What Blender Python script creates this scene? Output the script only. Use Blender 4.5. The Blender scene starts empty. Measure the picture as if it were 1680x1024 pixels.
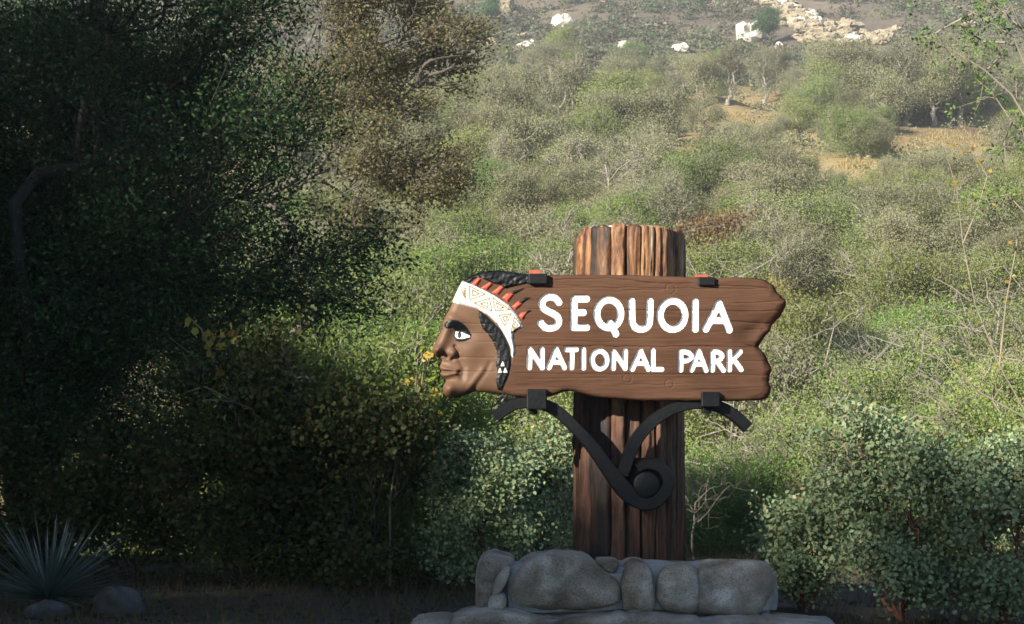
import bpy, math, random
import numpy as np
from mathutils import Vector, noise as mnoise

# ------------------------------------------------------------------ camera, sky, sun, exposure
SC = bpy.context.scene
COL = SC.collection
F = 3248.0            # focal length in photo pixels (photo 1680 x 1024)
CX, HY, EYE = 840.0, 700.0, 1.6
cam_d = bpy.data.cameras.new('camera')
cam = bpy.data.objects.new('camera', cam_d); COL.objects.link(cam)
cam.location = (0, 0, EYE); cam.rotation_euler = (math.radians(90), 0, 0)
cam_d.sensor_width = 36.0; cam_d.lens = F/1680*36.0
cam_d.shift_y = (HY-512)/1680
cam_d.clip_start = 0.1; cam_d.clip_end = 3000
SC.camera = cam

SUN_EL, SUN_AZ = 23.0, 226.0      # azimuth clockwise from +Y
el, az = math.radians(SUN_EL), math.radians(SUN_AZ)
S = Vector((math.sin(az)*math.cos(el), math.cos(az)*math.cos(el), math.sin(el)))
w = bpy.data.worlds.new('World'); SC.world = w; w.use_nodes = True
nt = w.node_tree; nt.nodes.clear()
o_ = nt.nodes.new('ShaderNodeOutputWorld'); bg = nt.nodes.new('ShaderNodeBackground')
sky = nt.nodes.new('ShaderNodeTexSky'); sky.sky_type = 'NISHITA'; sky.sun_disc = False
sky.sun_elevation = el; sky.sun_rotation = az; sky.altitude = 500
sky.dust_density = 0.3; sky.ozone_density = 3.0
bg.inputs['Strength'].default_value = 0.06
nt.links.new(sky.outputs[0], bg.inputs['Color']); nt.links.new(bg.outputs[0], o_.inputs[0])
sun_d = bpy.data.lights.new('sun', 'SUN'); sun_d.energy = 5.0; sun_d.angle = math.radians(0.53)
sun_d.color = (1.0, 0.92, 0.78)
sun = bpy.data.objects.new('sun', sun_d); COL.objects.link(sun)
sun.rotation_euler = S.to_track_quat('Z', 'Y').to_euler(); sun.location = (-30, -30, 40)
SC.view_settings.view_transform = 'Standard'; SC.view_settings.look = 'None'
SC.view_settings.exposure = 1.33; SC.view_settings.gamma = 1.0
SC.render.engine = 'CYCLES'
SC.cycles.max_bounces = 5; SC.cycles.diffuse_bounces = 3; SC.cycles.transmission_bounces = 3
SC.cycles.volume_bounces = 0
SC.cycles.filter_width = 1.6

RNG = np.random.default_rng(7)
random.seed(7)

# ------------------------------------------------------------------ helpers
def W(px, py, d):
    """world point seen at photo pixel (px, py) standing d metres away"""
    return np.array([(px-CX)/F*d, d, EYE+(HY-py)/F*d])

def tag(o, label=None, cat=None, group=None, kind=None):
    if label: o['label'] = label
    if cat: o['category'] = cat
    if group: o['group'] = group
    if kind: o['kind'] = kind
    return o

def link(name, me, mat=None, parent=None):
    o = bpy.data.objects.new(name, me); COL.objects.link(o)
    if mat is not None and len(me.materials) == 0: me.materials.append(mat)
    if parent is not None: o.parent = parent
    return o

def empty(name, loc=(0, 0, 0), rz=0.0, sc=None):
    o = bpy.data.objects.new(name, None); COL.objects.link(o)
    o.location = loc; o.rotation_euler = (0, 0, rz); o.empty_display_size = 0.2
    if sc is not None: o.scale = sc
    return o

def mesh_np(name, V, counts, loops, smooth=False):
    V = np.ascontiguousarray(V, dtype=np.float32)
    me = bpy.data.meshes.new(name)
    me.vertices.add(len(V)); me.vertices.foreach_set('co', V.ravel())
    loops = np.ascontiguousarray(loops, dtype=np.int32).ravel()
    counts = np.asarray(counts, dtype=np.int32)
    me.loops.add(len(loops)); me.loops.foreach_set('vertex_index', loops)
    me.polygons.add(len(counts))
    st = np.zeros(len(counts), dtype=np.int32); st[1:] = np.cumsum(counts)[:-1]
    me.polygons.foreach_set('loop_start', st)
    me.update(calc_edges=True); me.validate()
    if smooth:
        me.polygons.foreach_set('use_smooth', np.ones(len(me.polygons), dtype=bool))
    return me

def mesh_quads(name, V, Q, smooth=False):
    Q = np.asarray(Q); return mesh_np(name, V, np.full(len(Q), Q.shape[1]), Q, smooth)

def mesh_py(name, V, Fs, smooth=False):
    me = bpy.data.meshes.new(name); me.from_pydata([tuple(map(float, v)) for v in V], [], Fs); me.update()
    if smooth: me.polygons.foreach_set('use_smooth', np.ones(len(me.polygons), dtype=bool))
    return me

# ------------------------------------------------------------------ materials
def new_mat(name):
    m = bpy.data.materials.new(name); m.use_nodes = True
    nt = m.node_tree; nt.nodes.clear()
    out = nt.nodes.new('ShaderNodeOutputMaterial'); b = nt.nodes.new('ShaderNodeBsdfPrincipled')
    nt.links.new(b.outputs[0], out.inputs[0])
    return m, nt, b, out

def ramp(nt, fac, stops):
    r = nt.nodes.new('ShaderNodeValToRGB')
    e = r.color_ramp.elements
    while len(e) > 1: e.remove(e[-1])
    e[0].position = stops[0][0]; e[0].color = (*stops[0][1], 1)
    for p, c in stops[1:]:
        x = e.new(p); x.color = (*c, 1)
    nt.links.new(fac, r.inputs[0]); return r.outputs[0]

def noise_n(nt, scale, detail=6, rough=0.6, stretch=None, coord='Object', dist=0.0):
    tc = nt.nodes.new('ShaderNodeTexCoord'); src = tc.outputs[coord]
    if stretch:
        mp = nt.nodes.new('ShaderNodeMapping'); mp.inputs['Scale'].default_value = stretch
        nt.links.new(src, mp.inputs[0]); src = mp.outputs[0]
    n = nt.nodes.new('ShaderNodeTexNoise'); n.inputs['Scale'].default_value = scale
    n.inputs['Detail'].default_value = detail; n.inputs['Roughness'].default_value = rough
    n.inputs['Distortion'].default_value = dist
    nt.links.new(src, n.inputs['Vector']); return n.outputs['Fac']

def mixc(nt, fac, a, b, mode='MIX'):
    m = nt.nodes.new('ShaderNodeMix'); m.data_type = 'RGBA'; m.blend_type = mode
    for i, v in ((0, fac), (6, a), (7, b)):
        if hasattr(v, 'links'): nt.links.new(v, m.inputs[i])
        elif isinstance(v, (int, float)): m.inputs[i].default_value = v
        else: m.inputs[i].default_value = (*v, 1)
    return m.outputs[2]

def bump(nt, b, h, strength=0.3, dist=0.01):
    bp = nt.nodes.new('ShaderNodeBump'); bp.inputs['Strength'].default_value = strength
    bp.inputs['Distance'].default_value = dist
    nt.links.new(h, bp.inputs['Height']); nt.links.new(bp.outputs[0], b.inputs['Normal'])

def leaf_mat(name, cols, trans=0.3, rough=0.55, objvar=0.25, spec=0.3):
    m, nt, b, out = new_mat(name)
    g = nt.nodes.new('ShaderNodeNewGeometry')
    n = len(cols)
    c = ramp(nt, g.outputs['Random Per Island'], [(i/max(1, n-1), cols[i]) for i in range(n)])
    oi = nt.nodes.new('ShaderNodeObjectInfo')
    hs = nt.nodes.new('ShaderNodeHueSaturation')
    mr = nt.nodes.new('ShaderNodeMapRange'); mr.inputs['To Min'].default_value = 1-objvar; mr.inputs['To Max'].default_value = 1+objvar
    nt.links.new(oi.outputs['Random'], mr.inputs[0]); nt.links.new(mr.outputs[0], hs.inputs['Value'])
    mr2 = nt.nodes.new('ShaderNodeMapRange'); mr2.inputs['To Min'].default_value = 0.5-objvar*0.07; mr2.inputs['To Max'].default_value = 0.5+objvar*0.07
    ml = nt.nodes.new('ShaderNodeMath'); ml.operation = 'FRACT'
    mm = nt.nodes.new('ShaderNodeMath'); mm.operation = 'MULTIPLY'; mm.inputs[1].default_value = 7.31
    nt.links.new(oi.outputs['Random'], mm.inputs[0]); nt.links.new(mm.outputs[0], ml.inputs[0])
    nt.links.new(ml.outputs[0], mr2.inputs[0]); nt.links.new(mr2.outputs[0], hs.inputs['Hue'])
    nt.links.new(c, hs.inputs['Color'])
    nt.links.new(hs.outputs[0], b.inputs['Base Color'])
    b.inputs['Roughness'].default_value = rough; b.inputs['Specular IOR Level'].default_value = spec
    tr = nt.nodes.new('ShaderNodeBsdfTranslucent'); nt.links.new(hs.outputs[0], tr.inputs['Color'])
    mx = nt.nodes.new('ShaderNodeMixShader'); mx.inputs[0].default_value = trans
    nt.links.new(b.outputs[0], mx.inputs[1]); nt.links.new(tr.outputs[0], mx.inputs[2])
    nt.links.new(mx.outputs[0], out.inputs[0])
    return m

def plain(name, col, rough=0.5, var=0.12, scale=20, stretch=None, bstr=0.0, bdist=0.003, spec=0.5, detail=6):
    m, nt, b, out = new_mat(name)
    f = noise_n(nt, scale, detail, 0.6, stretch)
    lo = tuple(c*(1-var) for c in col); hi = tuple(min(1, c*(1+var)) for c in col)
    nt.links.new(ramp(nt, f, [(0.3, lo), (0.7, hi)]), b.inputs['Base Color'])
    b.inputs['Roughness'].default_value = rough; b.inputs['Specular IOR Level'].default_value = spec
    if bstr: bump(nt, b, f, bstr, bdist)
    return m

M = {}
def bark(name, a, c, scale=9):
    m, nt, b, out = new_mat(name)
    f = noise_n(nt, scale, 8, 0.65, (1, 1, 0.35))
    nt.links.new(ramp(nt, f, [(0.3, a), (0.7, c)]), b.inputs['Base Color'])
    b.inputs['Roughness'].default_value = 0.9; bump(nt, b, f, 0.6, 0.02); return m
M['bark_dark'] = bark('bark_dark', (0.014, 0.012, 0.010), (0.045, 0.038, 0.032))
M['bark_grey'] = bark('bark_grey', (0.16, 0.14, 0.115), (0.36, 0.33, 0.28))
M['bark_oak'] = bark('bark_oak', (0.045, 0.038, 0.032), (0.13, 0.115, 0.095))
M['bark_pale'] = bark('bark_pale', (0.20, 0.18, 0.15), (0.40, 0.37, 0.32))
M['bark_red'] = bark('bark_red', (0.09, 0.035, 0.022), (0.22, 0.09, 0.055))
M['twig'] = bark('twig', (0.14, 0.12, 0.09), (0.32, 0.28, 0.22))

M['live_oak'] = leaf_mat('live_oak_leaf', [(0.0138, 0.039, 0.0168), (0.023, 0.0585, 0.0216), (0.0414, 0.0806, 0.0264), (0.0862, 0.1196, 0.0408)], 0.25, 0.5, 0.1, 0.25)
M['brown_oak'] = leaf_mat('brown_oak_leaf', [(0.15, 0.145, 0.07), (0.19, 0.185, 0.09), (0.22, 0.21, 0.105), (0.25, 0.19, 0.095)], 0.35, 0.65, 0.12, 0.15)
M['grey_oak'] = leaf_mat('grey_oak_leaf', [(0.2, 0.2107, 0.1155), (0.25, 0.2597, 0.1375), (0.29, 0.2891, 0.1595), (0.27, 0.2548, 0.154)], 0.3, 0.8, 0.24, 0.1)
M['grey_twig_leaf'] = leaf_mat('grey_twig_leaf', [(0.23, 0.225, 0.14), (0.29, 0.285, 0.17), (0.25, 0.26, 0.13)], 0.3, 0.8, 0.24, 0.1)
M['olive'] = leaf_mat('olive_leaf', [(0.1392, 0.1986, 0.0546), (0.1921, 0.2582, 0.071), (0.2401, 0.288, 0.0929), (0.2881, 0.288, 0.1092)], 0.3, 0.65, 0.26, 0.15)
M['green'] = leaf_mat('green_leaf', [(0.1056, 0.1873, 0.0444), (0.1488, 0.248, 0.0582), (0.192, 0.2885, 0.0741), (0.24, 0.2935, 0.09)], 0.3, 0.65, 0.24, 0.15)
M['deep_green'] = leaf_mat('deep_green_leaf', [(0.054, 0.108, 0.048), (0.09, 0.162, 0.066), (0.12, 0.192, 0.084)], 0.25, 0.55, 0.12)
M['pale_green'] = leaf_mat('pale_green_leaf', [(0.204, 0.264, 0.132), (0.3, 0.36, 0.192), (0.36, 0.408, 0.24)], 0.3, 0.5, 0.1)
M['rust'] = leaf_mat('rust_leaf', [(0.1673, 0.0969, 0.0396), (0.246, 0.1482, 0.066), (0.2165, 0.171, 0.0792)], 0.3, 0.6, 0.1)
M['manzanita'] = leaf_mat('manzanita_leaf', [(0.15, 0.23, 0.1125), (0.2, 0.285, 0.1485), (0.27, 0.35, 0.189), (0.22, 0.3, 0.1575), (0.3, 0.27, 0.135)], 0.15, 0.5, 0.06, 0.3)
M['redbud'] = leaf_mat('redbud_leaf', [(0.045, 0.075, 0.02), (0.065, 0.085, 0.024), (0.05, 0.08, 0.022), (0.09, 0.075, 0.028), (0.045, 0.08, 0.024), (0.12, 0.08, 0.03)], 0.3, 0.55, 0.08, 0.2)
M['yellow'] = leaf_mat('yellow_leaf', [(0.30, 0.32, 0.06), (0.42, 0.36, 0.07), (0.50, 0.34, 0.07), (0.36, 0.20, 0.05)], 0.4, 0.5, 0.05)
M['scrub'] = leaf_mat('chaparral_leaf', [(0.105, 0.098, 0.068), (0.135, 0.12, 0.085), (0.12, 0.125, 0.075), (0.155, 0.135, 0.10), (0.115, 0.13, 0.085)], 0.3, 0.8, 0.1, 0.1)
M['ochre'] = leaf_mat('ochre_leaf', [(0.24, 0.24, 0.06), (0.34, 0.28, 0.07), (0.40, 0.28, 0.07), (0.20, 0.24, 0.07)], 0.3, 0.6, 0.05, 0.15)
M['gold_grass'] = leaf_mat('gold_grass_blade', [(0.36, 0.28, 0.12), (0.44, 0.35, 0.17), (0.30, 0.24, 0.11)], 0.35, 0.8, 0.05, 0.1)
M['sage'] = leaf_mat('sage_leaf', [(0.145, 0.165, 0.095), (0.19, 0.21, 0.12), (0.22, 0.23, 0.145)], 0.3, 0.8, 0.1, 0.1)
M['yucca'] = leaf_mat('yucca_blade', [(0.065, 0.105, 0.095), (0.095, 0.14, 0.125), (0.125, 0.17, 0.145)], 0.1, 0.55, 0.05)
M['dry_grass'] = leaf_mat('dry_grass_blade', [(0.108, 0.0765, 0.036), (0.1485, 0.1125, 0.054), (0.09, 0.0585, 0.0315)], 0.25, 0.8, 0.05)

def granite(name, lo, mid, hi, scale=2.2):
    m, nt, b, out = new_mat(name)
    f = noise_n(nt, scale, 9, 0.62, None, 'Object', 0.4)
    c = ramp(nt, f, [(0.32, lo), (0.5, mid), (0.68, hi)])
    sp = noise_n(nt, scale*38, 2, 0.5)
    c2 = mixc(nt, 0.55, c, ramp(nt, sp, [(0.33, (0.25, 0.25, 0.25)), (0.5, (1, 1, 1)), (0.7, (1.25, 1.2, 1.15))]), 'MULTIPLY')
    tn = noise_n(nt, scale*0.8, 5, 0.6, (1, 1, 1.6))
    c2 = mixc(nt, ramp(nt, tn, [(0.48, (0, 0, 0)), (0.62, (0.7, 0.7, 0.7))]), c2, tuple(0.55*a+0.45*b for a, b in zip(mid, lo)))
    li = noise_n(nt, scale*3.1, 7, 0.7)
    c3 = mixc(nt, ramp(nt, li, [(0.60, (0, 0, 0)), (0.68, (0.6, 0.6, 0.6))]), c2, (0.12, 0.12, 0.10))
    nt.links.new(c3, b.inputs['Base Color']); b.inputs['Roughness'].default_value = 0.88
    ad = nt.nodes.new('ShaderNodeMath'); ad.operation = 'ADD'; nt.links.new(f, ad.inputs[0]); nt.links.new(sp, ad.inputs[1])
    bump(nt, b, ad.outputs[0], 0.8, 0.018)
    return m
M['granite'] = granite('granite', (0.11, 0.08, 0.05), (0.33, 0.29, 0.235), (0.60, 0.575, 0.52))
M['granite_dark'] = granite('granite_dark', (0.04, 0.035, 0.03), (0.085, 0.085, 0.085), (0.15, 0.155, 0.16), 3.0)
M['granite_far'] = granite('granite_far', (0.20, 0.155, 0.09), (0.34, 0.29, 0.20), (0.44, 0.40, 0.31), 0.35)
M['granite_white'] = granite('granite_white', (0.52, 0.47, 0.38), (0.66, 0.63, 0.57), (0.74, 0.72, 0.67), 0.3)
M['mortar'] = plain('mortar', (0.27, 0.28, 0.275), 0.95, 0.2, 14, None, 0.5, 0.01)

# painted sign wood
def painted_wood():
    m, nt, b, out = new_mat('brown_painted_wood')
    f = noise_n(nt, 3.0, 9, 0.62, (0.35, 1, 7))
    g = noise_n(nt, 2.3, 5, 0.6)
    c = ramp(nt, f, [(0.25, (0.062, 0.029, 0.016)), (0.5, (0.086, 0.0415, 0.0235)), (0.75, (0.104, 0.053, 0.031))])
    c = mixc(nt, 0.75, c, ramp(nt, g, [(0.28, (0.72, 0.70, 0.68)), (0.5, (1, 1, 1)), (0.72, (1.2, 1.2, 1.2))]), 'MULTIPLY')
    st = noise_n(nt, 7.0, 9, 0.75, (0.25, 1, 5), 'Object', 0.8)
    c = mixc(nt, ramp(nt, st, [(0.60, (0, 0, 0)), (0.70, (0.5, 0.5, 0.5))]), c, (0.15, 0.09, 0.058))
    c = mixc(nt, ramp(nt, st, [(0.30, (0.6, 0.6, 0.6)), (0.40, (0, 0, 0))]), c, (0.04, 0.02, 0.012))
    nt.links.new(c, b.inputs['Base Color']); b.inputs['Roughness'].default_value = 0.7; b.inputs['Specular IOR Level'].default_value = 0.2
    f2 = noise_n(nt, 9.0, 8, 0.65, (0.3, 1, 9))
    bump(nt, b, f2, 0.3, 0.005); return m
M['brown'] = painted_wood()
M['face'] = plain('face_brown_paint', (0.135, 0.074, 0.043), 0.55, 0.12, 5, (1, 1, 2), 0.2, 0.005, 0.3)
M['black_paint'] = plain('black_gloss_paint', (0.004, 0.005, 0.006), 0.5, 0.3, 30, None, 0.25, 0.004, 0.35)
M['white_paint'] = plain('white_paint', (0.74, 0.75, 0.745), 0.45, 0.06, 12, None, 0.1, 0.003)
M['red_paint'] = plain('red_paint', (0.42, 0.072, 0.04), 0.45, 0.12, 14)
M['gold_paint'] = plain('gold_paint', (0.24, 0.17, 0.05), 0.5, 0.12, 14)
M['iron'] = plain('black_wrought_iron', (0.0045, 0.005, 0.006), 0.5, 0.35, 25, None, 0.5, 0.008, 0.3)
M['red_block'] = plain('red_oxide_block', (0.33, 0.08, 0.035), 0.7, 0.2, 20)

def stave_mat():
    m, nt, b, out = new_mat('weathered_redwood')
    oi = nt.nodes.new('ShaderNodeObjectInfo')
    f = noise_n(nt, 3.4, 12, 0.74, (3.2, 3.2, 0.42), 'Object', 0.6)
    g = noise_n(nt, 1.5, 5, 0.6, (1.4, 1.4, 0.8))
    sh = nt.nodes.new('ShaderNodeMath'); sh.operation = 'MULTIPLY_ADD'; sh.inputs[1].default_value = 0.22; sh.inputs[2].default_value = -0.11
    fr = nt.nodes.new('ShaderNodeMath'); fr.operation = 'MULTIPLY'; fr.inputs[1].default_value = 13.7
    fr2 = nt.nodes.new('ShaderNodeMath'); fr2.operation = 'FRACT'
    nt.links.new(oi.outputs['Random'], fr.inputs[0]); nt.links.new(fr.outputs[0], fr2.inputs[0]); nt.links.new(fr2.outputs[0], sh.inputs[0])
    f0 = f; ad = nt.nodes.new('ShaderNodeMath'); ad.operation = 'ADD'; nt.links.new(f0, ad.inputs[0]); nt.links.new(sh.outputs[0], ad.inputs[1]); f = ad.outputs[0]
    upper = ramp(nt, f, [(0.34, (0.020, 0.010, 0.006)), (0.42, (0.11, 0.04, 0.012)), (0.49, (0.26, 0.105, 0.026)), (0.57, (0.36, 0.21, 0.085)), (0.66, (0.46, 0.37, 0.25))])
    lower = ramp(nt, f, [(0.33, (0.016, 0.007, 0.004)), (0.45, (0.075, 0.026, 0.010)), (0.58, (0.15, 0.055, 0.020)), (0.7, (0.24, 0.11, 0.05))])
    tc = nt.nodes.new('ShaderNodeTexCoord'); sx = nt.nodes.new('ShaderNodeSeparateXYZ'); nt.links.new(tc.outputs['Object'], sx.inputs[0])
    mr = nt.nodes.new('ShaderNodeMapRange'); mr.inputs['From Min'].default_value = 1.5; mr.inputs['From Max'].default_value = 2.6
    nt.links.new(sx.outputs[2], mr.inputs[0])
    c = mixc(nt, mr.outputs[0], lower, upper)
    v = nt.nodes.new('ShaderNodeMapRange'); v.inputs['To Min'].default_value = 0.5; v.inputs['To Max'].default_value = 1.25
    nt.links.new(oi.outputs['Random'], v.inputs[0])
    hs = nt.nodes.new('ShaderNodeHueSaturation'); nt.links.new(v.outputs[0], hs.inputs['Value']); nt.links.new(c, hs.inputs['Color'])
    s2 = nt.nodes.new('ShaderNodeMapRange'); s2.inputs['To Min'].default_value = 0.65; s2.inputs['To Max'].default_value = 1.15
    nt.links.new(g, s2.inputs[0]); nt.links.new(s2.outputs[0], hs.inputs['Saturation'])
    nt.links.new(hs.outputs[0], b.inputs['Base Color']); b.inputs['Roughness'].default_value = 0.6
    bump(nt, b, f, 0.9, 0.02); return m
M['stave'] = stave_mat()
M['cap'] = plain('weathered_cap', (0.55, 0.50, 0.42), 0.6, 0.15, 10)

def ground_mat():
    m, nt, b, out = new_mat('hillside_ground')
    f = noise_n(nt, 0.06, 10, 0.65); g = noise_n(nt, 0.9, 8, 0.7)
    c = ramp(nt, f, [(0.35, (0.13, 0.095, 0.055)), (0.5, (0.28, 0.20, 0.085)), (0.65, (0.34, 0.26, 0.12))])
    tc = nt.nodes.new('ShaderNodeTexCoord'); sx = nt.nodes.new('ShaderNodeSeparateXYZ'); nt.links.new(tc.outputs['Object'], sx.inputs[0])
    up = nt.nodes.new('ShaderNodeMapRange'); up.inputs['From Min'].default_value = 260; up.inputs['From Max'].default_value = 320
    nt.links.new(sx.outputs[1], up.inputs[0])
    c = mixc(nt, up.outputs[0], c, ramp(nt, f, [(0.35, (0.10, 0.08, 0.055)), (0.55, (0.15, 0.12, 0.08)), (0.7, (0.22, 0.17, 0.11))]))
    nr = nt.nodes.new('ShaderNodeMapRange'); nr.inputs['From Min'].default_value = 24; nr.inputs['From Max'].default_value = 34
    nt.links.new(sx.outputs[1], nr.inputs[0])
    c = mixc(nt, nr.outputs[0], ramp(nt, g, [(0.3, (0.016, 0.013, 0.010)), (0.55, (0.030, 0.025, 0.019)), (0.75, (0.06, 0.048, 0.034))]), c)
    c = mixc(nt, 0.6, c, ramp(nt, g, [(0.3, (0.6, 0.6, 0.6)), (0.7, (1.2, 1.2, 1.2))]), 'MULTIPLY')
    nt.links.new(c, b.inputs['Base Color']); b.inputs['Roughness'].default_value = 0.95
    bump(nt, b, g, 0.5, 0.1); return m
M['ground'] = ground_mat()

# ------------------------------------------------------------------ terrain
_ky = np.array([-400, 25, 31, 38, 48, 60, 90, 140, 200, 260, 350, 450, 600, 800], float)
_kz = np.array([0, 0, -0.9, -1.6, -1.0, 1.0, 8, 19, 32, 45, 71, 104, 165, 245], float)
_ty = np.arange(-400, 801, 0.5); _tz = np.interp(_ty, _ky, _kz)
_k = np.hanning(15); _k /= _k.sum()
_tz = np.convolve(np.pad(_tz, 7, mode='edge'), _k, mode='valid')
def sstep(t): t = np.clip(t, 0, 1); return t*t*(3-2*t)
def terrain(x, y):
    x = np.asarray(x, float); y = np.asarray(y, float)
    z = np.interp(y, _ty, _tz)
    a = np.clip((y-40)/120, 0, 1)
    z = z + a*(1.3*np.sin(x*0.06+1.3)*np.sin(y*0.045+0.4)+0.7*np.sin(x*0.15+y*0.11)+0.35*np.sin(x*0.31-y*0.27+2))
    z = z + a*0.02*np.abs(x)*0
    for (bx, by, bw, bh) in ((43, 193, 8, 2.6), (31, 176, 4, 1.8), (22, 205, 3.5, 1.6)):
        z = z + bh*sstep((y-by)/9)*np.exp(-((x-bx)/bw)**2)*np.exp(-np.maximum(0, y-by-9)/25)
    return z
def hit(px, py, d0=20, d1=760):
    d = np.arange(d0, d1, 0.5)
    zt = terrain((px-CX)/F*d, d); zr = EYE+(HY-py)/F*d
    i = np.argmax(zt >= zr)
    return float(d[i]) if zt[i] >= zr[i] else None
def on_ground(px, d):
    x = (px-CX)/F*d; return np.array([x, d, float(terrain(x, d))])

ys = np.concatenate([np.arange(-150, 0, 15), np.arange(0, 60, 1.0), np.arange(60, 300, 2.0), np.arange(300, 790, 7.0)])
xs = np.concatenate([np.arange(-420, -90, 15), np.arange(-90, 90, 2.0), np.arange(90, 421, 15)])
X, Y = np.meshgrid(xs, ys); Z = terrain(X, Y) + 0.03*RNG.standard_normal(X.shape)*(np.hypot(X, Y-17) < 400)
V = np.stack([X, Y, Z], -1).reshape(-1, 3)
nx = len(xs); ny = len(ys)
ii, jj = np.meshgrid(np.arange(nx-1), np.arange(ny-1)); a = (jj*nx+ii).ravel()
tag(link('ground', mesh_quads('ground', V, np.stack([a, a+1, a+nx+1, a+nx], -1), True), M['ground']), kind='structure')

# haze: one closed box of even thin air round everything
def box_mesh(name, x0, x1, y0, y1, z0, z1):
    V = [(x, y, z) for x in (x0, x1) for y in (y0, y1) for z in (z0, z1)]
    return mesh_py(name, V, [(0, 1, 3, 2), (4, 6, 7, 5), (0, 4, 5, 1), (2, 3, 7, 6), (0, 2, 6, 4), (1, 5, 7, 3)])
hm = bpy.data.materials.new('haze_air'); hm.use_nodes = True; hn = hm.node_tree; hn.nodes.clear()
ho = hn.nodes.new('ShaderNodeOutputMaterial'); hv = hn.nodes.new('ShaderNodeVolumePrincipled')
hv.inputs['Color'].default_value = (0.86, 0.91, 1.0, 1); hv.inputs['Density'].default_value = 0.0004
hv.inputs['Anisotropy'].default_value = 0.0
hn.links.new(hv.outputs[0], ho.inputs['Volume'])
tag(link('haze', box_mesh('haze', -440, 440, -170, 810, -5.5, 262), hm), kind='stuff')

# ------------------------------------------------------------------ the carved board: one relief grid cut into parts
D0 = 16.0                 # distance of the board's front face
def R1(pts): return np.array([(690+x/3.9375, 420+y/3.9375) for x, y in pts], float)
def R3(x, y): return (790+x*0.33213, 340+y*0.33213)
OUT = np.array([(742,494),(756.5,462),(763.6,458),(779,449),(799,444),(822,443.4),(845,446.7),(865,449),(880,450),(898,451.5),(940,450.2),(980,450.5),(1020,451),(1050,451.2),(1081,453),(1112,453),(1142,455.5),(1166,456.5),(1183,455.5),(1208,454),(1234,455.5),(1254,458),(1262,463),(1268,466),(1272,471),(1275,478),(1278,482),(1282,484),(1284.6,488.5),(1291,493.6),(1290.5,499),(1289.7,504),(1285,511),(1282,519),(1277,523),(1272,529),(1267,534),(1265.6,542),(1261,546),(1256.7,551),(1253,556),(1249,562),(1245,570),(1250,575),(1254,578),(1258,585),(1260,590),(1262,595),(1266,602),(1267,608),(1264,614),(1264,620.5),(1262,626),(1263,631),(1266,636),(1265.6,641),(1262,651),(1254,656.6),(1230,657.4),(1208,658),(1158,658),(1102,657),(1056,658),(1015,654),(980,652),(959,646.5),(944,642),(929,640.5),(916,645),(901,650.6),(868,651.6),(845,651),(832,647),(817,645.5),(802,643.5),(786.5,643),(777.6,640.4),(766,645),(751,651),(737,653),(729,648.6),(726,641),(727,632),(730.6,625.7),(725.6,618),(720.5,611.7),(722.5,605.4),(720,600),(724,590),(721.7,586),(714,584),(708,575),(711.6,567),(720.5,548),(727,537),(724,530.5),(730.6,519),(737,506),(739.5,499)], float)
def chaikin(P, n=1):
    for _ in range(n):
        Q = np.roll(P, -1, 0); P = np.stack([0.75*P+0.25*Q, 0.25*P+0.75*Q], 1).reshape(-1, 2)
    return P
OUT = chaikin(OUT, 1)
STEP = 1.0
gx = np.arange(702, 1298, STEP); gy = np.arange(438, 664, STEP)
GX, GY = np.meshgrid(gx, gy); GP = np.stack([GX, GY], -1)
def seg_d(A, B, P=None):
    P = GP if P is None else P
    A = np.array(A, float); B = np.array(B, float); ab = B-A
    t = np.clip(((P-A)@ab)/max(1e-9, ab@ab), 0, 1)
    return np.hypot(P[..., 0]-A[0]-t*ab[0], P[..., 1]-A[1]-t*ab[1])
def poly_sdf(poly):
    x, y = GX, GY; inside = np.zeros(GX.shape, bool); d = np.full(GX.shape, 1e9)
    n = len(poly)
    for i in range(n):
        a, b = poly[i], poly[(i+1) % n]
        d = np.minimum(d, seg_d(a, b))
        c = ((a[1] > y) != (b[1] > y))
        with np.errstate(divide='ignore', invalid='ignore'):
            xi = (b[0]-a[0])*(y-a[1])/(b[1]-a[1])+a[0]
        inside ^= c & (x < xi)
    return np.where(inside, -d, d)
def stroke_sdf(lines, r):
    d = np.full(GX.shape, 1e9)
    for L in lines:
        for a, b in zip(L[:-1], L[1:]): d = np.minimum(d, seg_d(a, b))
    return d-r
def vnoise(x, y, seed):
    """smooth value noise on the grid"""
    r = np.random.default_rng(seed); T = r.random((64, 64))
    xi = np.floor(x).astype(int); yi = np.floor(y).astype(int); fx = x-xi; fy = y-yi
    fx = fx*fx*(3-2*fx); fy = fy*fy*(3-2*fy)
    g = lambda i, j: T[j % 64, i % 64]
    return (g(xi, yi)*(1-fx)+g(xi+1, yi)*fx)*(1-fy)+(g(xi, yi+1)*(1-fx)+g(xi+1, yi+1)*fx)*fy - 0.5
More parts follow.
